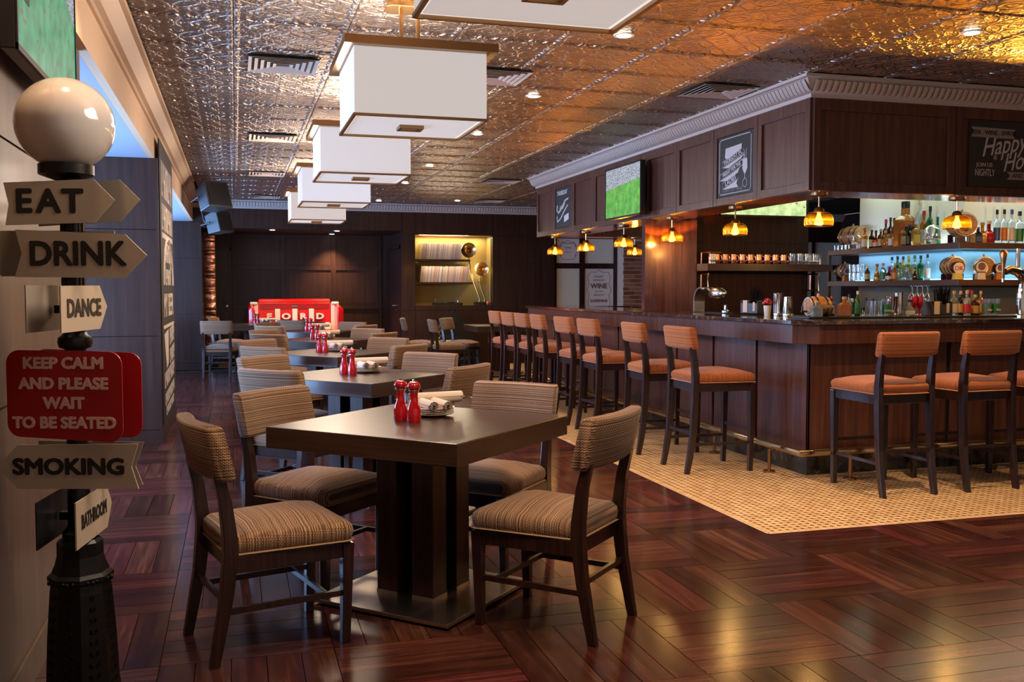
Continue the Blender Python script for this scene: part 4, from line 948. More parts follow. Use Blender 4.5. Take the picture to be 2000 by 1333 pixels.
# ------------------------------------------------------------------ table settings
def mill():
    t_ = empty('pepper_mill', (0, 0, 0)); t_['category'] = 'pepper mill'
    MB().lathe([(.030,0),(.032,.01),(.031,.045),(.028,.065),(.020,.085),(.0165,.105),(.019,.128),(.024,.138)], (0,0,0), 20).build('body', M['redgloss'], t_, smooth=50)
    MB().lathe([(.024,.138),(.0245,.1385),(.0245,.142),(.022,.143)], (0,0,0), 20).build('collar', M['steel'], t_)
    MB().lathe([(.021,.143),(.028,.148),(.030,.158),(.026,.170),(.014,.177),(.004,.178)], (0,0,0), 20).build('head', M['redgloss'], t_, smooth=50)
    MB().lathe([(.004,.177),(.006,.181),(.005,.187),(.002,.189)], (0,0,0), 10).build('finial', M['steel'], t_); return t_
ML0 = mill(); mu_ = []
def plate_mb(): return MB().lathe([(.045, 0), (.060, .002), (.095, .010), (.100, .013), (.098, .014), (.060, .006), (.01, .005)], (0,0,0), 28)
PL0 = plate_mb().build('side_plate', M['china'], smooth=50); PL0['category'] = 'plate'; pu = []
def roll():
    t_ = empty('napkin_roll', (0, 0, 0)); t_['category'] = 'napkin'
    n = 26; sp_ = []
    for k in range(n): 
        a = k*.62; r = .010 + .00085*k; sp_.append((r*math.cos(a), r*math.sin(a)))
    out = [(x, z) for x, z in sp_]; inn = [(x*(1-.0022/max(math.hypot(x, z), .01)), z*(1-.0022/max(math.hypot(x, z), .01))) for x, z in sp_]
    m = MB(); m.loops([[(x, -.115, z) for x, z in out+inn[::-1]], [(x, .115, z) for x, z in out+inn[::-1]]], cap=True)
    m.build('cloth', M['linen'], t_, smooth=50)
    MB().lathe([(.028,-.105),(.0285,-.10),(.0285,.09),(.026,.1)], (0,0,0), 16, 'y', cap=False).build('fold', M['linen'], t_, smooth=50)
    m = MB().box(-.010, .010, -.13, -.08, -.002, .0)
    for k in range(4): m.box(-.010+k*.0057, -.010+k*.0057+.0026, -.155, -.13, -.002, 0)
    m.build('fork', M['steel'], t_); return t_
RO0 = roll(); ru = []
where = ['the nearest table', 'the second table', 'the third table', 'the fourth table', 'the fifth table', 'the table before the red sofa', 'the table below the record niche']
TT = TC + [(.40, 16.4), (4.30, 15.0)]
for i, (x, y) in enumerate(TT):
    for k, (dx, dy, sd) in enumerate(((-.046, -.03, 'right'), (-.092, .045, 'left'))):
        o = ML0 if not mu_ else copy_tree(ML0); mu_.append(1); o.location = (x+dx, y+dy, .78); o.rotation_euler = (0, 0, random.random()*6)
        tag(o, '%s one of the two glossy red pepper mills on %s' % (sd, where[i]), 'pepper mill', 'red pepper mills')
    for k in range(4):
        o = PL0 if not pu else PL0.copy(); 
        if pu: col.objects.link(o)
        pu.append(1); o.location = (x+.075+.002*(k % 2), y+.16, .7805+k*.009)
        tag(o, '%s cream side plate in the stack on %s' % (('bottom', 'second lowest', 'third', 'top')[k], where[i]), 'plate', 'stacked side plates')
    for k, (dx, dy, dz, rz, lb_) in enumerate(((.048, .15, .052, 8, 'left small rolled napkin'), (.112, .145, .052, 8, 'right small rolled napkin'), (.11, .27, .068, 100, 'long pale napkin roll lying behind the plates'))):
        o = RO0 if not ru else copy_tree(RO0); ru.append(1); o.location = (x+dx, y+dy, .78+dz+.001); o.rotation_euler = (0, 0, R(rz)); o.scale = (.78, .85, .78)
        if k == 2: o.scale = (.95, 1.15, .95)
        tag(o, lb_ + ' on ' + where[i], 'napkin', 'rolled napkins on the tables')

# ------------------------------------------------------------------ red tailgate sofa
t_ = empty('tailgate_sofa', (1.05, 18.0, 0), 0, 'red sofa made from a pickup tailgate with FORD letters, in the far recess', 'sofa')
MB().loft([(0,.15,.42,.66,.05),(0,.16,1.12,.66,.05)]).loft([(0,.16,1.12,.66,.05),(0,.17,1.185,.64,.035)]).build('tailgate', M['sofa_red'], t_, bevel=.015)
for k in range(3): B(-.62, .62, .085, .105, 1.02+k*.035, 1.03+k*.035).build('rib', M['sofa_red'], t_)
for sx in (-1, 1):
    MB().loops([[(sx*x, y, z) for x, y, z in q] for q in ([(.72,-.45,.2),(.84,-.42,.2),(.84,-.42,1.0),(.78,-.45,1.05),(.72,-.45,1.0)], [(.72,.22,.2),(.84,.22,.2),(.84,.22,1.05),(.78,.22,1.12),(.72,.22,1.08)])]).build('side_panel', M['sofa_red'], t_, bevel=.02)
    MB().box(sx*.69-.035, sx*.69+.035, .04, .10, .45, 1.10).build('white_pillar', M['sofa_white'], t_, bevel=.01)
    B(min(sx*.66, sx*.80), max(sx*.66, sx*.80), .02, .10, 1.08, 1.13).build('corner_cap', M['sofa_white'], t_, bevel=.02)
    MB().lathe([(.05,0),(.05,.02)], (sx*.78, -.47, .70), 16, 'y').build('lamp_lens', M['redgloss'], t_)
for x in (-.31, 0.0, .30): B(x-.045, x+.045, .045, .10, .76, 1.0).build('white_bar', M['sofa_white'], t_, bevel=.008)
for s, x in (('F', -.46), ('O', -.155), ('R', .15), ('D', .455)): text(s, .145, M['sofa_white'], t_, (x, .082, .86), RF, ext=.006, bold=.007, sx=1.35)
B(-.055, .055, .08, .10, 1.045, 1.065).build('latch', M['steel'], t_)
cushion(1.34, 1.34, -.42, .08, .48, .58).build('seat_cushion', M['sofa_white'], t_, smooth=60); B(-.72, .72, -.44, .2, .22, .47).build('body', M['sofa_red'], t_, bevel=.01)
cushion(1.3, 1.3, -.06, .09, .58, .75, .04, 0).build('back_cushion', M['sofa_white'], t_, smooth=60)
for sx in (-.6, .6):
    for yy in (-.35, .12): MB().loft([(sx, yy, 0, .025, .025), (sx, yy, .22, .035, .035)]).build('leg', M['black'], t_)
# little round wooden stand beside the column
t_ = empty('round_stand', (-1.10, 16.3, 0), 0, 'small round red-brown wooden stand with turned legs behind the left column', 'stand')
MB().lathe([(.15,.78),(.17,.79),(.175,.81),(.16,.825),(.02,.826)], (0,0,0), 20).build('top', M['panelwood'], t_, smooth=40)
for k in range(4):
    a = PI/4 + k*PI/2; MB().tube([(.13*math.cos(a), .13*math.sin(a), 0), (.09*math.cos(a), .09*math.sin(a), .78)], .016, 8, rr=[.02, .028]).build('leg', M['panelwood'], t_)
MB().tube([(.105*math.cos(a), .105*math.sin(a), .35) for a in [2*PI*k/16 for k in range(16)]], .008, 6, True).build('ring', M['panelwood'], t_)

# ------------------------------------------------------------------ back bar: core walls, shelves, lights
struct('wall_backbar', MB().box(6.86, 9.6, 7.84, 9.46, 0, 2.87), M['wood'])
ub = empty('backbar_panelling', (6.86, 7.84, 0), 0, 'lit back panelling behind the bottles, pale above and blue between the shelves', 'panelling')
def lu(m): return m.xf(Matrix.Translation((-6.86, -7.84, 0)))
lu(MB().box(6.852, 6.86, 7.832, 9.46, 1.80, 2.62).box(6.86, 9.6, 7.832, 7.84, 1.80, 2.62)).build('upper_panel', M['backwhite'], ub)
lu(MB().box(6.852, 6.86, 7.832, 9.46, 1.452, 1.745).box(6.86, 9.6, 7.832, 7.84, 1.452, 1.745)).build('blue_panel', M['backblue'], ub)
lu(MB().box(6.852, 6.86, 7.832, 9.46, .935, 1.395).box(6.86, 9.6, 7.832, 7.84, .935, 1.395)).build('lower_panel', mk('smoked_panel', (.10,.085,.07), .25), ub)
bs = empty('backbar_shelves', (6.86, 7.84, 0), 0, 'two dark wrap-around bottle shelves behind the bar', 'shelf')
SH = mk('shelf_edge', (.085,.05,.045), .4)
for z0, z1 in ((1.745, 1.80), (1.395, 1.452)):
    lu(MB().poly([(6.51, 9.56, z0), (6.51, 7.49, z0), (9.6, 7.49, z0), (9.6, 7.832, z0), (6.852, 7.832, z0), (6.852, 9.56, z0)], (0, 0, z1-z0))).build('shelf_board', SH, bs, bevel=.003)
    lu(MB().box(6.838, 6.850, 7.83, 9.5, z1, z1+.012).box(6.84, 9.6, 7.818, 7.83, z1, z1+.012)).build('light_strip', M['led'] if z0 > 1.7 else M['ledlow'], bs)
lu(MB().box(6.50, 6.53, 9.52, 9.56, .92, 1.395).box(6.50, 6.53, 9.52, 9.56, 1.452, 1.745)).build('upright', M['wood'], bs)
for (x, y, z, sx, sy, rot, e_, c_) in ((6.70, 8.55, 2.60, .25, 1.7, (0, 0, 0), 5.5, (.82, 1, .66)), (7.9, 7.66, 2.60, 2.2, .25, (0, 0, 0), 10, (.96, 1, .84)),
                              (6.79, 8.55, 1.825, .08, 1.8, (PI, 0, 0), 2.6, (.80, .92, 1)), (7.9, 7.78, 1.825, 2.2, .08, (PI, 0, 0), 3.4, (.80, .92, 1)),
                              (6.79, 8.55, 1.735, .08, 1.8, (0, 0, 0), 1.6, (.42, .75, 1)), (7.9, 7.78, 1.735, 2.2, .08, (0, 0, 0), 2.2, (.42, .75, 1)),
                              (6.79, 8.55, 1.475, .08, 1.8, (PI, 0, 0), 1.6, (.6, .85, 1)), (7.9, 7.78, 1.475, 2.2, .08, (PI, 0, 0), 2.2, (.6, .85, 1)),
                              (6.62, 8.55, 1.385, .08, 1.8, (0, 0, 0), 1.5, (1, .9, .75)), (7.9, 7.6, 1.385, 2.2, .08, (0, 0, 0), 1.6, (1, .9, .75))):
    light('shelf_light', 'AREA', (x, y, z), e_, c_, rot, sx, sy)
bk = empty('backbar_cabinet', (6.86, 7.84, 0), 0, 'dark back counter below the bottle shelves', 'cabinet')
lu(MB().box(6.40, 6.85, 7.40, 9.5, 0, .90).box(6.85, 9.6, 7.40, 7.83, 0, .90)).build('body', M['wood'], bk); lu(MB().box(6.38, 6.85, 7.38, 9.5, .90, .93).box(6.85, 9.6, 7.38, 7.83, .90, .93)).build('worktop', M['marble'], bk)
for k in range(3): lu(B(6.385, 6.40, 7.45+k*.69, 8.10+k*.69, .08, .86)).build('door', M['wood'], bk, bevel=.003)

# ------------------------------------------------------------------ bottles
def bottle(x, y, z, h_, r, glass, cap, lab, label, group, kind='round', n=14, fill=1):
    t_ = empty('bottle', (x, y, z), random.uniform(-.2, .2), label, 'bottle', group)
    r *= 1.12; nr = r*.34
    if kind == 'square':
        m = MB().loft([(0,0,0,r,r*.7),(0,0,h_*.58,r,r*.7),(0,0,h_*.66,r*.6,r*.5),(0,0,h_*.70,nr,nr),(0,0,h_*.86,nr,nr)]); m.build('glass_body', G[glass], t_, bevel=r*.12)
        lm = B(-r*.86, r*.86, -r*.72, -r*.70, h_*.10, h_*.44)
    else:
        sh = {'round': (.60, .72), 'squat': (.42, .60), 'bell': (.30, .66), 'slim': (.66, .80)}[kind]
        pr_ = [(r*.9, 0), (r, h_*.02), (r, h_*sh[0]), (r*.82, h_*(sh[0]+.05)), (nr*1.15, h_*sh[1]), (nr, h_*(sh[1]+.03)), (nr, h_*.88)]
        if kind == 'bell': pr_ = [(r*.95, 0), (r, h_*.04), (r*.92, h_*.25), (r*.62, h_*.45), (nr*1.2, h_*.62), (nr, h_*.7), (nr, h_*.88)]
        MB().lathe(pr_, (0,0,0), n).build('glass_body', G[glass], t_, smooth=50)
        if kind == 'bell': lm = None
        else:
            lm = MB().lathe([(r*1.02, h_*.10), (r*1.02, h_*sh[0]*.78)], (0,0,0), n, cap=False)
    if lab and lm: lm.build('paper_label', C[lab], t_, smooth=40)
    MB().lathe([(nr*1.25, h_*.86), (nr*1.3, h_*.90), (nr*1.25, h_)], (0,0,0), 10).build('cap', C[cap], t_, smooth=40)
    return t_
US = 1.80; LS = 1.452
def run(prefix, place, items, group, x=None, y=None, z=US):
    for i, it in enumerate(items):
        pos, h_, r, gl, cp, lab, kind, desc = it
        xx, yy = (x, pos) if x is not None else (pos, y)
        bottle(xx, yy, z, h_, r, gl, cp, lab, '%s %s, %s' % (prefix(i), desc, place), group, kind)
run(lambda i: ORD[i] + ' from left,', 'front row, upper left shelf', [
    (9.02,.225,.030,'amber','red','cream','round','amber bottle with red cap'), (8.90,.20,.026,'dark','black','gold','round','slim dark bottle'), (8.83,.19,.028,'red','black','cream','squat','squat red bottle'),
    (8.75,.20,.028,'brown','gold','gold','round','brown bottle with gold cap'), (8.67,.18,.032,'orange','silver',None,'squat','round orange bottle'), (8.58,.195,.028,'orange','cork','white','round','orange bottle with white label'),
    (8.40,.235,.034,'amber','red','cream','square','square bottle with cream label'), (8.30,.215,.030,'dark','black','black','round','dark bottle with black label'), (8.20,.25,.034,'gold','white','yellow','square','gold bottle with yellow label')], 'bottles on the upper shelf, left wing', x=6.60)
run(lambda i: ORD[i] + ' from left,', 'back row, upper left shelf', [
    (8.885,.315,.030,'brown','red','cream','round','tall brown bottle with red cap'), (8.81,.33,.026,'dark','black','gold','round','tall dark bottle'), (8.75,.32,.026,'brown','black','black','round','tall brown bottle'), (8.67,.325,.032,'amber','black','black','round','amber bottle black cap'),
    (8.29,.36,.034,'amber','red','cream','round','tall amber bottle with red foil'), (8.20,.40,.030,'green','black','white','round','tall green bottle'), (8.09,.33,.032,'green','white','gold','bell','green bottle with white cap'), (8.35,.50,.040,'clear','silver',None,'round','very tall clear bottle beside the giant one')], 'bottles on the upper shelf, left wing', x=6.765)
bottle(6.70, 8.49, US, .47, .09, 'amber', 'black', 'black', 'giant amber whiskey bottle with a black label, biggest on the upper shelf', 'bottles on the upper shelf, left wing', 'square')
run(lambda i: ORD[i] + ' from left,', 'upper shelf at the right edge', [
    (7.053,.325,.027,'clear','black','blue','round','clear vodka bottle with black cap'), (7.138,.33,.028,'clear','black','orange','round','clear vodka bottle with orange label'), (7.226,.33,.030,'clear','blue','white','round','clear vodka bottle with blue cap'), (7.32,.315,.036,'clear','black','green','round','clear vodka bottle with green label'), (7.43,.32,.03,'clear','silver','blue','round','clear vodka bottle with silver cap')], 'clear vodka bottles', y=7.62)
bottle(6.885, 7.62, US, .20, .040, 'amber', 'cork', None, 'straight glass flask of amber liquid beside the dark red jar', 'upper shelf jars', 'squat')
bottle(6.995, 7.66, US, .22, .048, 'red', 'white', None, 'dark red liquid jar left of the vodka bottles', 'upper shelf jars', 'squat')
bottle(6.80, 7.58, US, .15, .030, 'dark', 'blue', 'blue', 'small dark bottle with blue and white label below the end-on barrel', 'upper shelf jars', 'square')
run(lambda i: ORD[i] + ' from left,', 'front row, middle shelf', [
    (8.96,.165,.026,'brown','white','gold','round','small brown bottle'), (8.80,.18,.032,'orange','red','white','bell','orange bottle with red stopper'), (8.70,.185,.030,'clear','orange','green','round','clear bottle with orange cap'),
    (8.60,.145,.036,'red','red','white','squat','round red bottle with white label'), (8.51,.18,.030,'orange','yellow','orange','round','orange yellow bottle'), (8.43,.185,.028,'pale','red',None,'round','pale green bottle with red cap'), (8.32,.155,.044,'clear','green',None,'bell','wide clear bell bottle'), (8.20,.13,.024,'brown','black',None,'squat','short brown bottle')], 'bottles on the middle shelf', x=6.60, z=LS)
run(lambda i: ORD[i] + ' from left,', 'back row, middle shelf', [
    (8.78,.255,.028,'clear','black','blue','round','clear bottle with black cap'), (8.69,.26,.028,'green','black','yellow','round','green bottle with yellow label'), (8.60,.255,.028,'yellow','black','yellow','round','yellow bottle'), (8.51,.26,.030,'yellow','gold','orange','round','yellow liqueur bottle'), (8.42,.26,.030,'pale','green','yellow','round','pale green liqueur bottle'), (8.33,.255,.028,'green','black','green','round','green bottle with green label'), (8.23,.265,.026,'clear','black','white','round','clear bottle with black cap at the row\'s end')], 'bottles on the middle shelf', x=6.77, z=LS)
def barrel(x, y, z, L_, r, rz, label, stand, face=None, facemat=None, rings=True):
    t_ = empty('oak_barrel', (x, y, z), rz, label, 'barrel', 'small oak barrels behind the bar'); zc = r+stand
    n = 20; pr_ = [(r*.78, -L_/2), (r*.86, -L_/2*.9), (r*.96, -L_/4), (r, 0), (r*.96, L_/4), (r*.86, L_/2*.9), (r*.78, L_/2)]
    MB().lathe(pr_, (0,0,zc), n, 'x').build('staves', M['barrelwood'], t_, smooth=50)
    for f in (-.42, -.2, .2, .42):
        rr = r*(1 - .55*abs(f)**1.6) + .002 ; MB().lathe([(rr, L_*f-.008), (rr+.001, L_*f+.008)], (0,0,zc), n, 'x').build('hoop', M['steel'], t_, smooth=50)
    [B(q*L_*.30-L_*.04, q*L_*.30+L_*.04, -r*.8, r*.8, 0, zc-r*.72).build('cradle', M['wood'], t_) for q in (-1, 1)]
    MB().lathe([(.008, -L_/2-.05), (.008, -L_/2)], (0,0,zc-r*.5), 8, 'x').box(-L_/2-.045, -L_/2-.035, -.006, .006, zc-r*.5, zc-r*.5+.045).build('spigot', M['wood'], t_)
    MB().lathe([(.012, zc+r*.97), (.009, zc+r+.02)], (0,0,0), 8).build('bung', C['cork'], t_)
    return t_
barrel(6.715, 9.385, US, .33, .118, PI/2, 'oak barrel with steel hoops on the upper shelf\'s left end', .04)
barrel(6.66, 9.45, LS, .20, .085, PI/2, 'small oak barrel at the left end of the middle shelf', .03)
barrel(6.42, 7.68-.02, 0, .01, .01, 0, 'x', 0) if False else None
def badge(x, y, z, r, base, rimmat, facem, txt, txtm, label, grp='round tap badges behind the bar'):
    t_ = empty('tap_badge', (x, y, z), R(-14), label, 'badge', grp)
    MB().lathe([(r*.9, -.02), (r, -.022), (r, .018), (r*.9, .02)], (0,0,r+.05), 24, 'y').build('rim', rimmat, t_, smooth=40)
    MB().lathe([(r*.86, -.026), (r*.86, -.02)], (0,0,r+.05), 24, 'y').build('face', facem, t_)
    MB().loft([(0,0,0,.042,.03),(0,0,.07,.034,.024)]).build('base', base, t_, bevel=.003)
    if txt: text(txt, r*.95, txtm, t_, (0, -.0275, r+.045), RF, bold=.001)
    else:
        MB().lathe([(r*.55, -.0275), (r*.55, -.026)], (0,0,r+.06), 18, 'y').build('emblem_disc', M['sepia'], t_)
        B(-r*.6, r*.6, -.029, -.0275, r*.55+.03, r*.72+.03).build('emblem_bar', M['sepia'], t_)
    return t_
badge(6.60, 9.33, LS, .052, C['orange'], M['sepia'], M['china'], None, None, 'small brown badge on a yellow stand beside the small barrel')
b1 = barrel(6.62, 7.70, LS, .22, .098, R(70), 'oak barrel lying behind the OK badge on the middle shelf', .03)
badge(6.56, 7.56, LS, .060, C['yellow'], M['wood'], M['china'], 'OK', mk('badge_red', (.45,.06,.03), .5), 'cream disc reading OK on a yellow stand')
badge(6.82, 7.56, LS, .066, M['china'], M['bronze'], M['china'], None, None, 'cream disc with a dark emblem between the barrels')
barrel(6.98, 7.70, LS, .20, .10, R(60), 'oak barrel behind the tap tower on the middle shelf', .03)
b2 = barrel(6.68, 7.66, US, .26, .125, R(66), 'large oak barrel seen end-on behind the hanging amber lamp', .05)
badge(7.02, 7.54, LS, .055, C['orange'], M['wood'], M['china'], None, None, 'reddish disc badge just left of the tap tower arm')
# glass domes, tumblers, upturned glasses
def dome(x, y, z, r, h_, label, fillmat=None):
    t_ = empty('glass_dome', (x, y, z), 0, label, 'cake dome', 'glass domes on the upper shelf')
    MB().lathe([(r*1.05, 0), (r*1.08, .006), (.02, .010), (.018, .05), (r*1.1, .055), (r*1.1, .062), (.01, .063)], (0,0,0), 24).build('stand', M['china'], t_, smooth=40)
    MB().lathe([(r, .063), (r, h_*.45)] + [(r*math.cos(a), h_*.45 + (h_*.42)*math.sin(a)) for a in [PI/2*k/8 for k in range(1, 8)]], (0,0,0), 24, cap=False).build('dome', M['glass'], t_, smooth=60)
    MB().lathe([(.006, h_*.86), (.014, h_*.90), (.016, h_*.95), (.004, h_)], (0,0,0), 12).build('knob', M['glass'], t_, smooth=60)
    if fillmat:
        for k in range(9):
            a = 2*PI*k/9; MB().lathe([(.01,0),(.018,.008),(.012,.022),(.003,.026)], (r*.6*math.cos(a), r*.6*math.sin(a), .063), 8).build('sweet', fillmat, t_)
    return t_
dome(6.60, 9.135, US, .068, .19, 'clear glass dome in front of the left barrel on the upper shelf', C['orange'])
dome(6.63, 7.99, US, .09, .23, 'clear glass dome over dark chocolates near the shelf corner', M['sepia'])
def tumbler(r=.03, h_=.09, stem=False):
    t_ = MB().lathe([(r*.82, 0), (r, h_), (r*.94, h_), (r*.76, .008), (.002, .008)], (0,0,0), 14).build('drinking_glass', M['glass'], smooth=50); t_['category'] = 'glass'; return t_
GL0 = tumbler(); GU = []
def glass(x, y, z, label, group, sx=1, sz=1):
    o = GL0 if not GU else GL0.copy()
    if GU: col.objects.link(o)
    for k in ('label', 'group'):
        if k in o.keys(): del o[k]
    GU.append(1); o.location = (x, y, z); o.scale = (sx, sx, sz); tag(o, label, 'glass', group)
for k in range(6): glass(6.58 + (k % 2)*.07, 9.22 - (k//2)*.075, LS, '%s clear tumbler from the left in the cluster on the middle shelf' % ORD[k], 'tumblers on the middle shelf')
for k in range(6): glass(6.58 + (k % 2)*.07, 9.22 - (k//2)*.075, LS+.10, '%s clear tumbler from the left, stacked on top of the cluster' % ORD[k], 'tumblers stacked on the middle shelf', 1, .9)
for k in range(4): glass(6.545, 9.46 - k*.07, US, '%s shot glass from the left before the upper left barrel' % ORD[k], 'shot glasses', .8, .6)
for k in range(4): glass(6.56+k*.075, 7.53 if k else 7.60, US, '%s short glass from the left at the upper shelf corner' % ORD[k], 'short glasses at the corner', .95, .6) if k < 2 else None
# lower row of bottles on the back counter (seen through the shelves)
run(lambda i: ORD[i] + ' from left,', 'tall bottle on the back counter', [
    (9.35,.34,.032,'dark','red',None,'round','dark wine bottle'), (9.22,.33,.034,'green','cream','white','round','green bottle with cream foil'), (9.10,.35,.034,'green','black','gold','round','green bottle with gold label'), (8.98,.34,.034,'dark','black','white','round','black bottle'), (8.86,.33,.034,'dark','black','gold','round','dark bottle'), (8.74,.34,.034,'green','green','white','round','dark green bottle'), (8.62,.33,.034,'dark','black',None,'round','plain dark bottle')], 'bottles on the back counter', x=6.6, z=.93)

# ------------------------------------------------------------------ things on the bar top
ZB = 1.135
t_ = tag(B(4.22, 6.55, 6.43, 6.70, ZB, ZB+.012).build('bar_mat', M['black'], bevel=.003), 'long black rubber bar mat under the glasses on the short side', 'mat')
ZM = ZB + .012; YF = 6.58
barrel(4.40, YF, ZM, .20, .08, 0, 'pale oak barrel on the bar top beside the orange square bottle', 0)
def small(items, grp, place):
    for i, (x, y, h_, r, gl, cp, lab, kind, desc) in enumerate(items): bottle(x, y, ZM, h_, r, gl, cp, lab, desc + place, grp, kind, n=12)
small([(4.33,6.49,.125,.036,'clear','cork',None,'square','small square clear decanter with brown stopper before the pale barrel'), (4.625,6.56,.155,.040,'orange','cork',None,'square','square orange bottle with a cork right of the pale barrel'),
       (4.565,6.64,.16,.020,'brown','red','gold','round','small dark bottle between barrel and orange bottle'), (4.695,6.60,.175,.018,'clear','black','white','slim','first slim clear bottle right of the orange one'), (4.735,6.65,.17,.018,'clear','black','red','slim','second slim clear bottle right of the orange one'),
       (4.775,6.60,.20,.020,'green','cream','green','slim','bright green slim bottle with a cream cap'), (4.815,6.65,.16,.018,'green','black','white','slim','dark green slim bottle behind the etched glasses'),
       (5.70,6.60,.20,.030,'clear','gold','white','round','clear bottle with gold foil right of the straws'), (5.74,6.50,.205,.028,'clear','cork','red','round','clear bottle with red diagonal label right of the straws'), (5.80,6.64,.20,.024,'dark','gold','gold','round','dark bottle with gold cap in the right cluster'),
       (5.84,6.52,.17,.030,'brown','yellow','gold','round','brown bottle with yellow cap in the right cluster'), (5.885,6.65,.21,.022,'red','red','white','round','bottle with bright red cap in the right cluster'), (5.93,6.66,.205,.022,'clear','red','red','round','second red capped bottle in the right cluster'), (6.02,6.66,.20,.022,'amber','gold','gold','round','gold capped bottle behind the green glass')],
      'small bottles on the bar top', '')
for k in range(5): glass(4.85 + (k % 3)*.058, 6.50 + (k//3)*.07, ZM, '%s etched tumbler from the left on the bar mat' % ORD[k], 'etched tumblers on the bar mat', .85, 1.35)
def beerglass(x, y, word, mat, label, wm=M['white']):
    t_ = empty('beer_glass', (x, y, ZM), 0, label, 'glass', 'printed beer glasses')
    MB().lathe([(.030,0),(.037,.135),(.035,.135),(.028,.008)], (0,0,0), 16, cap=False).build('glass_body', M['glass'], t_, smooth=50)
    MB().lathe([(.0325,.02),(.0365,.095)], (0,0,0), 16, cap=False).build('printed_band', mat, t_, smooth=50)
    text(word, .022, wm, t_, (0, -.0385, .045), RF, bold=.0006, shear=.2); return t_
beerglass(4.965, 6.50, 'Carlsberg', C['green'], 'green printed beer glass with white script left of the shakers')
beerglass(5.935, 6.50, 'Fiber', mk('blue_green_print', (.10,.20,.20), .4), 'grey-green printed glass in the right cluster')
beerglass(6.02, 6.50, 'Fiber', C['green'], 'bright green printed glass next to the tap tower')
def shaker(x, y, h_, r0, r1, label):
    t_ = empty('cocktail_shaker', (x, y, ZM), 0, label, 'shaker', 'steel cocktail shakers')
    MB().lathe([(r0*.95,0),(r0,.01),(r1,h_*.95),(r1*1.03,h_),(r1*.95,h_*.99)], (0,0,0), 20).build('tin', M['chrome'], t_, smooth=40)
    MB().lathe([(r0*1.03,.004),(r0*1.05,.010),(r0*1.0,.016)], (0,0,0), 20).build('base_band', M['steel'], t_)
shaker(5.055, 6.56, .155, .030, .039, 'upright steel cocktail tin just right of the green printed glass'); shaker(5.145, 6.58, .19, .036, .034, 'taller steel cocktail tin right of the first')
for k, x in enumerate((5.235,)):
    bottle(x, 6.56, ZM, .13, .036, 'clear', 'black', 'white', 'clear jar with dark stopper right of the cocktail tins', 'small bottles on the bar top', 'squat')
for k, x in enumerate((5.305, 5.36)):
    t_ = empty('red_goblet', (x, 6.60, ZM), 0, '%s deep red glass goblet beside the straw caddy' % ('left' if k == 0 else 'right'), 'goblet', 'red glass goblets')
    MB().lathe([(.026,0),(.026,.006),(.008,.012),(.010,.05),(.022,.08),(.030,.12),(.026,.155),(.023,.155)], (0,0,0), 18).build('goblet', M['redgloss'], t_, smooth=50); MB().lathe([(.0265,.155),(.0275,.157),(.0265,.159)], (0,0,0), 18).build('rim', M['glass'], t_)
for k in range(4):
    t_ = empty('wine_glass', (6.57, 8.35-k*.075-.15, 1.395), 0, '%s wine glass hanging upside down under the middle shelf' % ORD[k], 'glass', 'hanging wine glasses')
    MB().lathe([(.030,0),(.030,-.004),(.004,-.010),(.004,-.07),(.012,-.08),(.034,-.11),(.036,-.14),(.030,-.175)], (0,0,0), 16, cap=False).build('bowl', M['glass'], t_, smooth=60)
def caddy(x, y, label, straws=True, rz=0, w_=.105):
    t_ = empty('bar_caddy', (x, y, ZM), rz, label, 'caddy', 'black bar caddies')
    MB().box(-w_, w_, -.05, .05, 0, .006).box(-w_, -w_+.006, -.05, .05, 0, .115).box(w_-.006, w_, -.05, .05, 0, .115).box(-w_, w_, .044, .05, 0, .115).box(-w_, w_, -.05, -.044, 0, .09).box(-.003, .003, -.05, .05, 0, .115).build('box', M['dgrey'], t_, bevel=.002)
    B(-w_*.7, -w_*.2, -.053, -.050, .01, .115).build('napkins', M['linen'], t_); B(w_*.45, w_*.7, -.053, -.050, .02, .10).build('napkins', M['linen'], t_)
    if straws:
        s_ = MB()
        for q in range(46):
            a, b = random.uniform(.0, w_*.85), random.uniform(-.035, .035); l_ = random.uniform(.17, .24)
            s_.tube([(a, b, .01), (a + random.uniform(-.03, .03), b + random.uniform(-.02, .02), l_)], .003, 5)
        tag(s_.build('straws', mk('matt_black', (.004,.004,.004), .9, spec=.1), t_), kind='stuff')
    return t_
caddy(5.52, 6.58, 'black caddy full of black straws and napkins in front of the bottle shelves')
caddy(4.42, 7.62, 'black straw caddy on the long side of the bar, left of the steel shakers', rz=R(-60), w_=.085)
t_ = empty('cherry_pot', (4.42, 7.36, ZM-.012), 0, 'cream pot heaped with glossy red cherries beside the straw caddy', 'pot')
MB().lathe([(.026,0),(.034,.085),(.031,.085),(.024,.006)], (0,0,0), 16).build('pot', M['china'], t_, smooth=40)
for k in range(11):
    a = k*2.4; q = .024*math.sqrt(k/11)*1.3; MB().lathe([(.003,-.016),(.012,-.011),(.016,0),(.012,.011),(.003,.016)], (q*math.cos(a), q*math.sin(a), .10 + .035*(1-k/11)), 10).build('cherry', M['redgloss'], t_, smooth=60)
def shaker2(x, y, h_, r0, r1, label):
    ob = None; t_ = empty('cocktail_shaker', (x, y, ZB), 0, label, 'shaker', 'steel cocktail shakers')
    MB().lathe([(r0*.95,0),(r0,.01),(r1,h_*.95),(r1*1.03,h_),(r1*.95,h_*.99)], (0,0,0), 24).build('tin', M['chrome'], t_, smooth=40); MB().lathe([(r0*1.03,.004),(r0*1.05,.012),(r0*1.0,.02)], (0,0,0), 20).build('base_band', M['steel'], t_)
shaker2(4.43, 7.21, .195, .036, .041, 'tall steel cocktail shaker near the bar corner, left one'); shaker2(4.44, 7.07, .165, .045, .034, 'upturned tapering steel shaker right of the tall one')
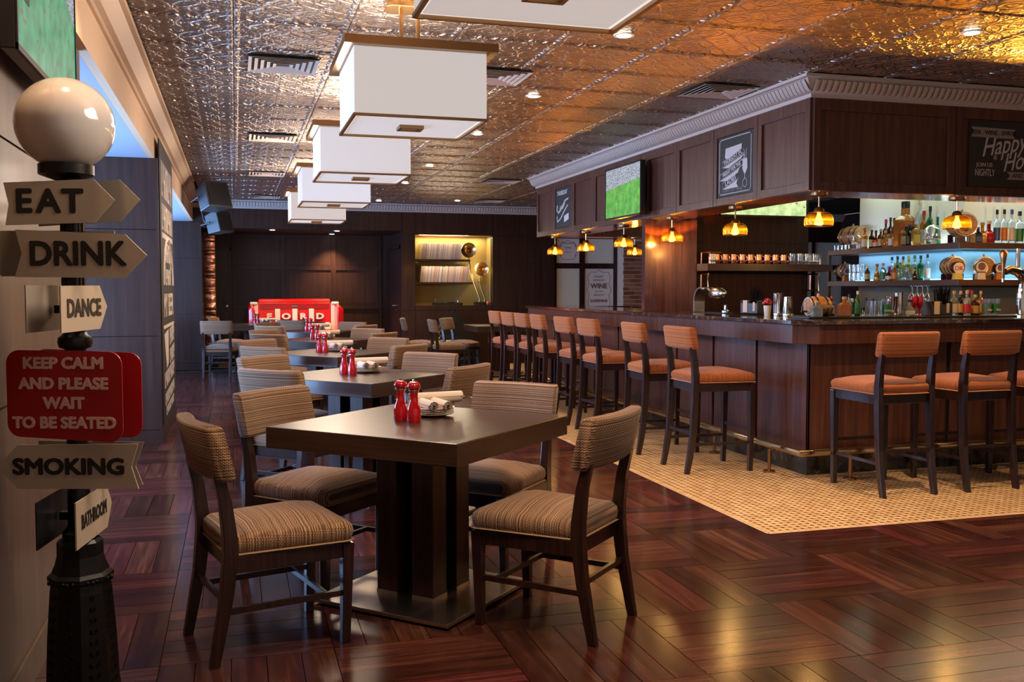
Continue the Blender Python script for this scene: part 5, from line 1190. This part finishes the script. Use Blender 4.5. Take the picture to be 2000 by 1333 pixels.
tag(MB().lathe([(.10,0),(.115,.008),(.112,.012),(.095,.006)], (4.44, 6.86, ZB), 24).build('round_tray', M['dgrey'], smooth=40), 'low dark round tray on the bar between shaker and barrel', 'tray')
# steel arched tap on the long side
t_ = empty('arched_tap', (4.40, 8.46, ZB), 0, 'brushed steel arched beer font standing on the long side of the bar', 'beer tap')
L_ = []
for k in range(13):
    a = PI - PI*.72*k/12; cx, cz, rr = .0, .10, .105
    yy, zz = rr*math.cos(a)*-1, cz + rr*math.sin(a)
    L_.append((yy, zz))
L_ = [(-.105, 0), (-.105, .05)] + [(-.105*math.cos(PI*.62*k/10), .09+.11*math.sin(PI*.62*k/10)) for k in range(11)]
def band_(pts, x0, x1, th):
    m = MB(); P = [Vector((0, a, b)) for a, b in pts]; L2 = []
    for i, p in enumerate(P):
        t2 = (P[min(i+1, len(P)-1)]-P[max(i-1, 0)]).normalized(); nn = Vector((0, -t2.z, t2.y))
        L2.append([(x0, p.y+nn.y*th, p.z+nn.z*th), (x1, p.y+nn.y*th, p.z+nn.z*th), (x1, p.y-nn.y*th, p.z-nn.z*th), (x0, p.y-nn.y*th, p.z-nn.z*th)])
    return m.loops(L2)
band_([(-a, b) for a, b in L_], -.055, .045, .008).build('arch', M['steel'], t_, bevel=.003)
MB().lathe([(.004,-.13),(.035,-.09),(.048,-.04),(.05,0),(.048,.04),(.035,.09),(.004,.13)], (0,-.20,.155), 20, 'y').xf(Matrix.Identity(4)).build('lens_head', M['steel'], t_, smooth=60)
MB().tube([(0,-.06,.19),(0,-.12,.165)], .02).build('neck', M['steel'], t_)
MB().lathe([(.03,0),(.03,.02),(.012,.03),(.012,.06),(.02,.07),(.004,.075)], (.02,-.30,0), 12).build('drip_knob', M['chrome'], t_)
B(-.05, .06, -.36, -.02, 0, .006).build('drip_tray', M['black'], t_)
# tap tower near the right edge
t_.scale = (1.2, 1.2, 1.2)
t_ = empty('tap_tower', (6.22, 6.45, ZB), 0, 'big curved chrome beer tower with a black handle at the right end of the bar', 'beer tap')
def swp(pts, w0, w1, th, nm, mat, smooth=50):
    P = [Vector((a, 0, b)) for a, b in pts]; L2 = []; n = len(P)
    for i, p in enumerate(P):
        t2 = (P[min(i+1, n-1)]-P[max(i-1, 0)]).normalized(); nn = Vector((-t2.z, 0, t2.x)); ww = w0+(w1-w0)*i/(n-1); tt = th[0]+(th[1]-th[0])*i/(n-1)
        L2.append([(p.x+nn.x*tt*math.cos(a), ww*math.sin(a), p.z+nn.z*tt*math.cos(a)) for a in [2*PI*q/14 for q in range(14)]])
    MB().loops(L2).build(nm, mat, t_, smooth=smooth)
swp([(.06,0),(.045,.05),(.035,.12),(.04,.20),(.045,.27),(.02,.34),(-.04,.375),(-.11,.385),(-.155,.37)], .045, .03, (.075,.028), 'column', M['chrome'])
MB().lathe([(.10,0),(.10,.012),(.08,.02)], (.05,0,0), 24).build('foot', M['steel'], t_)
swp([(.16,.02),(.155,.12),(.13,.24),(.10,.34),(.075,.40)], .03, .034, (.010,.020), 'black_handle', M['black'])
text('BREWED', .035, M['chalkdim'], t_, (.128, -.036, .22), (PI/2, R(72), 0), bold=.0005)
MB().lathe([(.028,-.03),(.034,-.02),(.034,.02)], (.085,0,.42), 18, 'y').build('handle_badge', M['bronze'], t_, smooth=40)
MB().tube([(-.03,0,.39),(-.03,0,.56)], .017, 12).build('steel_lever', M['steel'], t_)
MB().lathe([(.008,.30),(.014,.33),(.012,.40),(.022,.47),(.032,.52),(.022,.545),(.004,.55)], (-.175,0,0), 14).build('tap_handle', M['bronze'], t_, smooth=60)
MB().tube([(-.16,0,.37),(-.175,0,.35),(-.175,0,.285)], .011).build('spout', M['steel'], t_)
t_ = empty('round_lens_tap', (6.48, 6.50, ZB), 0, 'chrome tap with a round lens head at the right edge', 'beer tap')
MB().lathe([(.045,0),(.045,.02),(.012,.04),(.012,.22),(.02,.26)], (.03,0,0), 14).build('stem', M['chrome'], t_, smooth=40)
MB().tube([(.055*math.cos(a)+.02, 0, .345+.062*math.sin(a)) for a in [2*PI*q/22 for q in range(22)]], .009, 8, True).build('ring', M['chrome'], t_, smooth=60)
MB().lathe([(.05,-.012),(.052,0),(.05,.012)], (.02,0,.345), 20, 'y').build('lens', M['sepia'], t_, smooth=40); MB().tube([(-.02,0,.30),(-.04,0,.24),(-.03,0,.17)], .009).build('spout', M['chrome'], t_)
t_ = empty('cup_stack', (6.34, 6.44, ZB), 0, 'stack of small pale saucers beside the tower at the right edge', 'saucers')
for k in range(4): MB().lathe([(.03,0),(.05,.01),(.052,.012),(.03,.006)], (random.uniform(-.004,.004), 0, k*.014), 18).build('saucer', M['china'], t_, smooth=40)

# ------------------------------------------------------------------ mug shelf
ms = empty('mug_shelf', (4.64, 8.88, 1.55), 0, 'dark wood shelf on copper pipe brackets, carrying a row of mugs', 'shelf')
B(0, 1.47, 0, .24, 0, .075).build('board', M['wood_h'], ms, bevel=.002); B(-.002, .0, .002, .238, .001, .074).build('end_cap', SH, ms)
def pipeframe(x):
    MB().tube([(x, .24, -.03), (x, .05, -.03), (x, .05, -.20), (x, .25, -.20)], .009).tube([(x, .20, -.03), (x, .20, -.20)], .009).build('pipe_bracket', M['copper'], ms, smooth=50)
    MB().tube([(x, .24, .19), (x, .02, .19), (x, .02, .075)], .008).tube([(x, .20, .075), (x, .20, .19)], .008).build('pipe_end', M['copper'], ms, smooth=50)
pipeframe(.03); pipeframe(1.33)
MB().tube([(.03, .015, .105), (1.33, .015, .105)], .006).tube([(.03, .02, .19), (.16, .02, .19)], .006).build('pipe_rail', M['copper'], ms, smooth=50)
def mug(mat, glassy):
    t_ = empty('mug', (0, 0, 0)); t_['category'] = 'mug'; h_ = .098 if not glassy else .115
    MB().lathe([(.036,0),(.038,.004),(.037,h_*.5),(.038,h_),(.035,h_),(.034,.006),(.002,.006)], (0,0,0), 18).build('cup', mat, t_, smooth=50)
    MB().tube([(.036,0,h_*.85),(.058,0,h_*.85),(.068,0,h_*.6),(.062,0,h_*.3),(.036,0,h_*.18)], .0045, 8).build('handle', mat, t_, smooth=60); return t_
MG = mug(M['copper'], False); GG = mug(M['glass'], True)
for k in range(9):
    o = MG if k == 0 else copy_tree(MG); o.location = (4.80 + k*.098, 9.0, 1.625); o.rotation_euler = (0, 0, R(-60 + random.uniform(-12, 12)) if k < 5 else R(-48)); tag(o, '%s copper mug from the left on the pipe shelf' % ORD[k], 'mug', 'copper mugs on the shelf')
for k in range(4):
    o = GG if k == 0 else copy_tree(GG); o.location = (5.69 + k*.092, 9.0, 1.625); o.rotation_euler = (0, 0, R(-10)); tag(o, '%s clear glass mug from the left at the right of the copper ones' % ORD[k], 'mug', 'glass mugs on the shelf')
for k in range(3):
    tag(MB().lathe([(.012, 0), (.014, .10), (.010, .10)], (4.71+k*.022, 8.95, 1.625), 10).build('steel_tube', M['steel'], smooth=40), '%s thin steel straw tube at the left end of the mug shelf' % ('left', 'middle', 'right')[k], 'tube', 'steel tubes on the mug shelf')
# wine bottle rack glimpsed past the mug wall
for k, (x, y, gl, cp, d_) in enumerate(((6.25, 9.9, 'green', 'black', 'tall green bottle'), (6.55, 10.1, 'brown', 'gold', 'tall brown bottle'))):
    pass
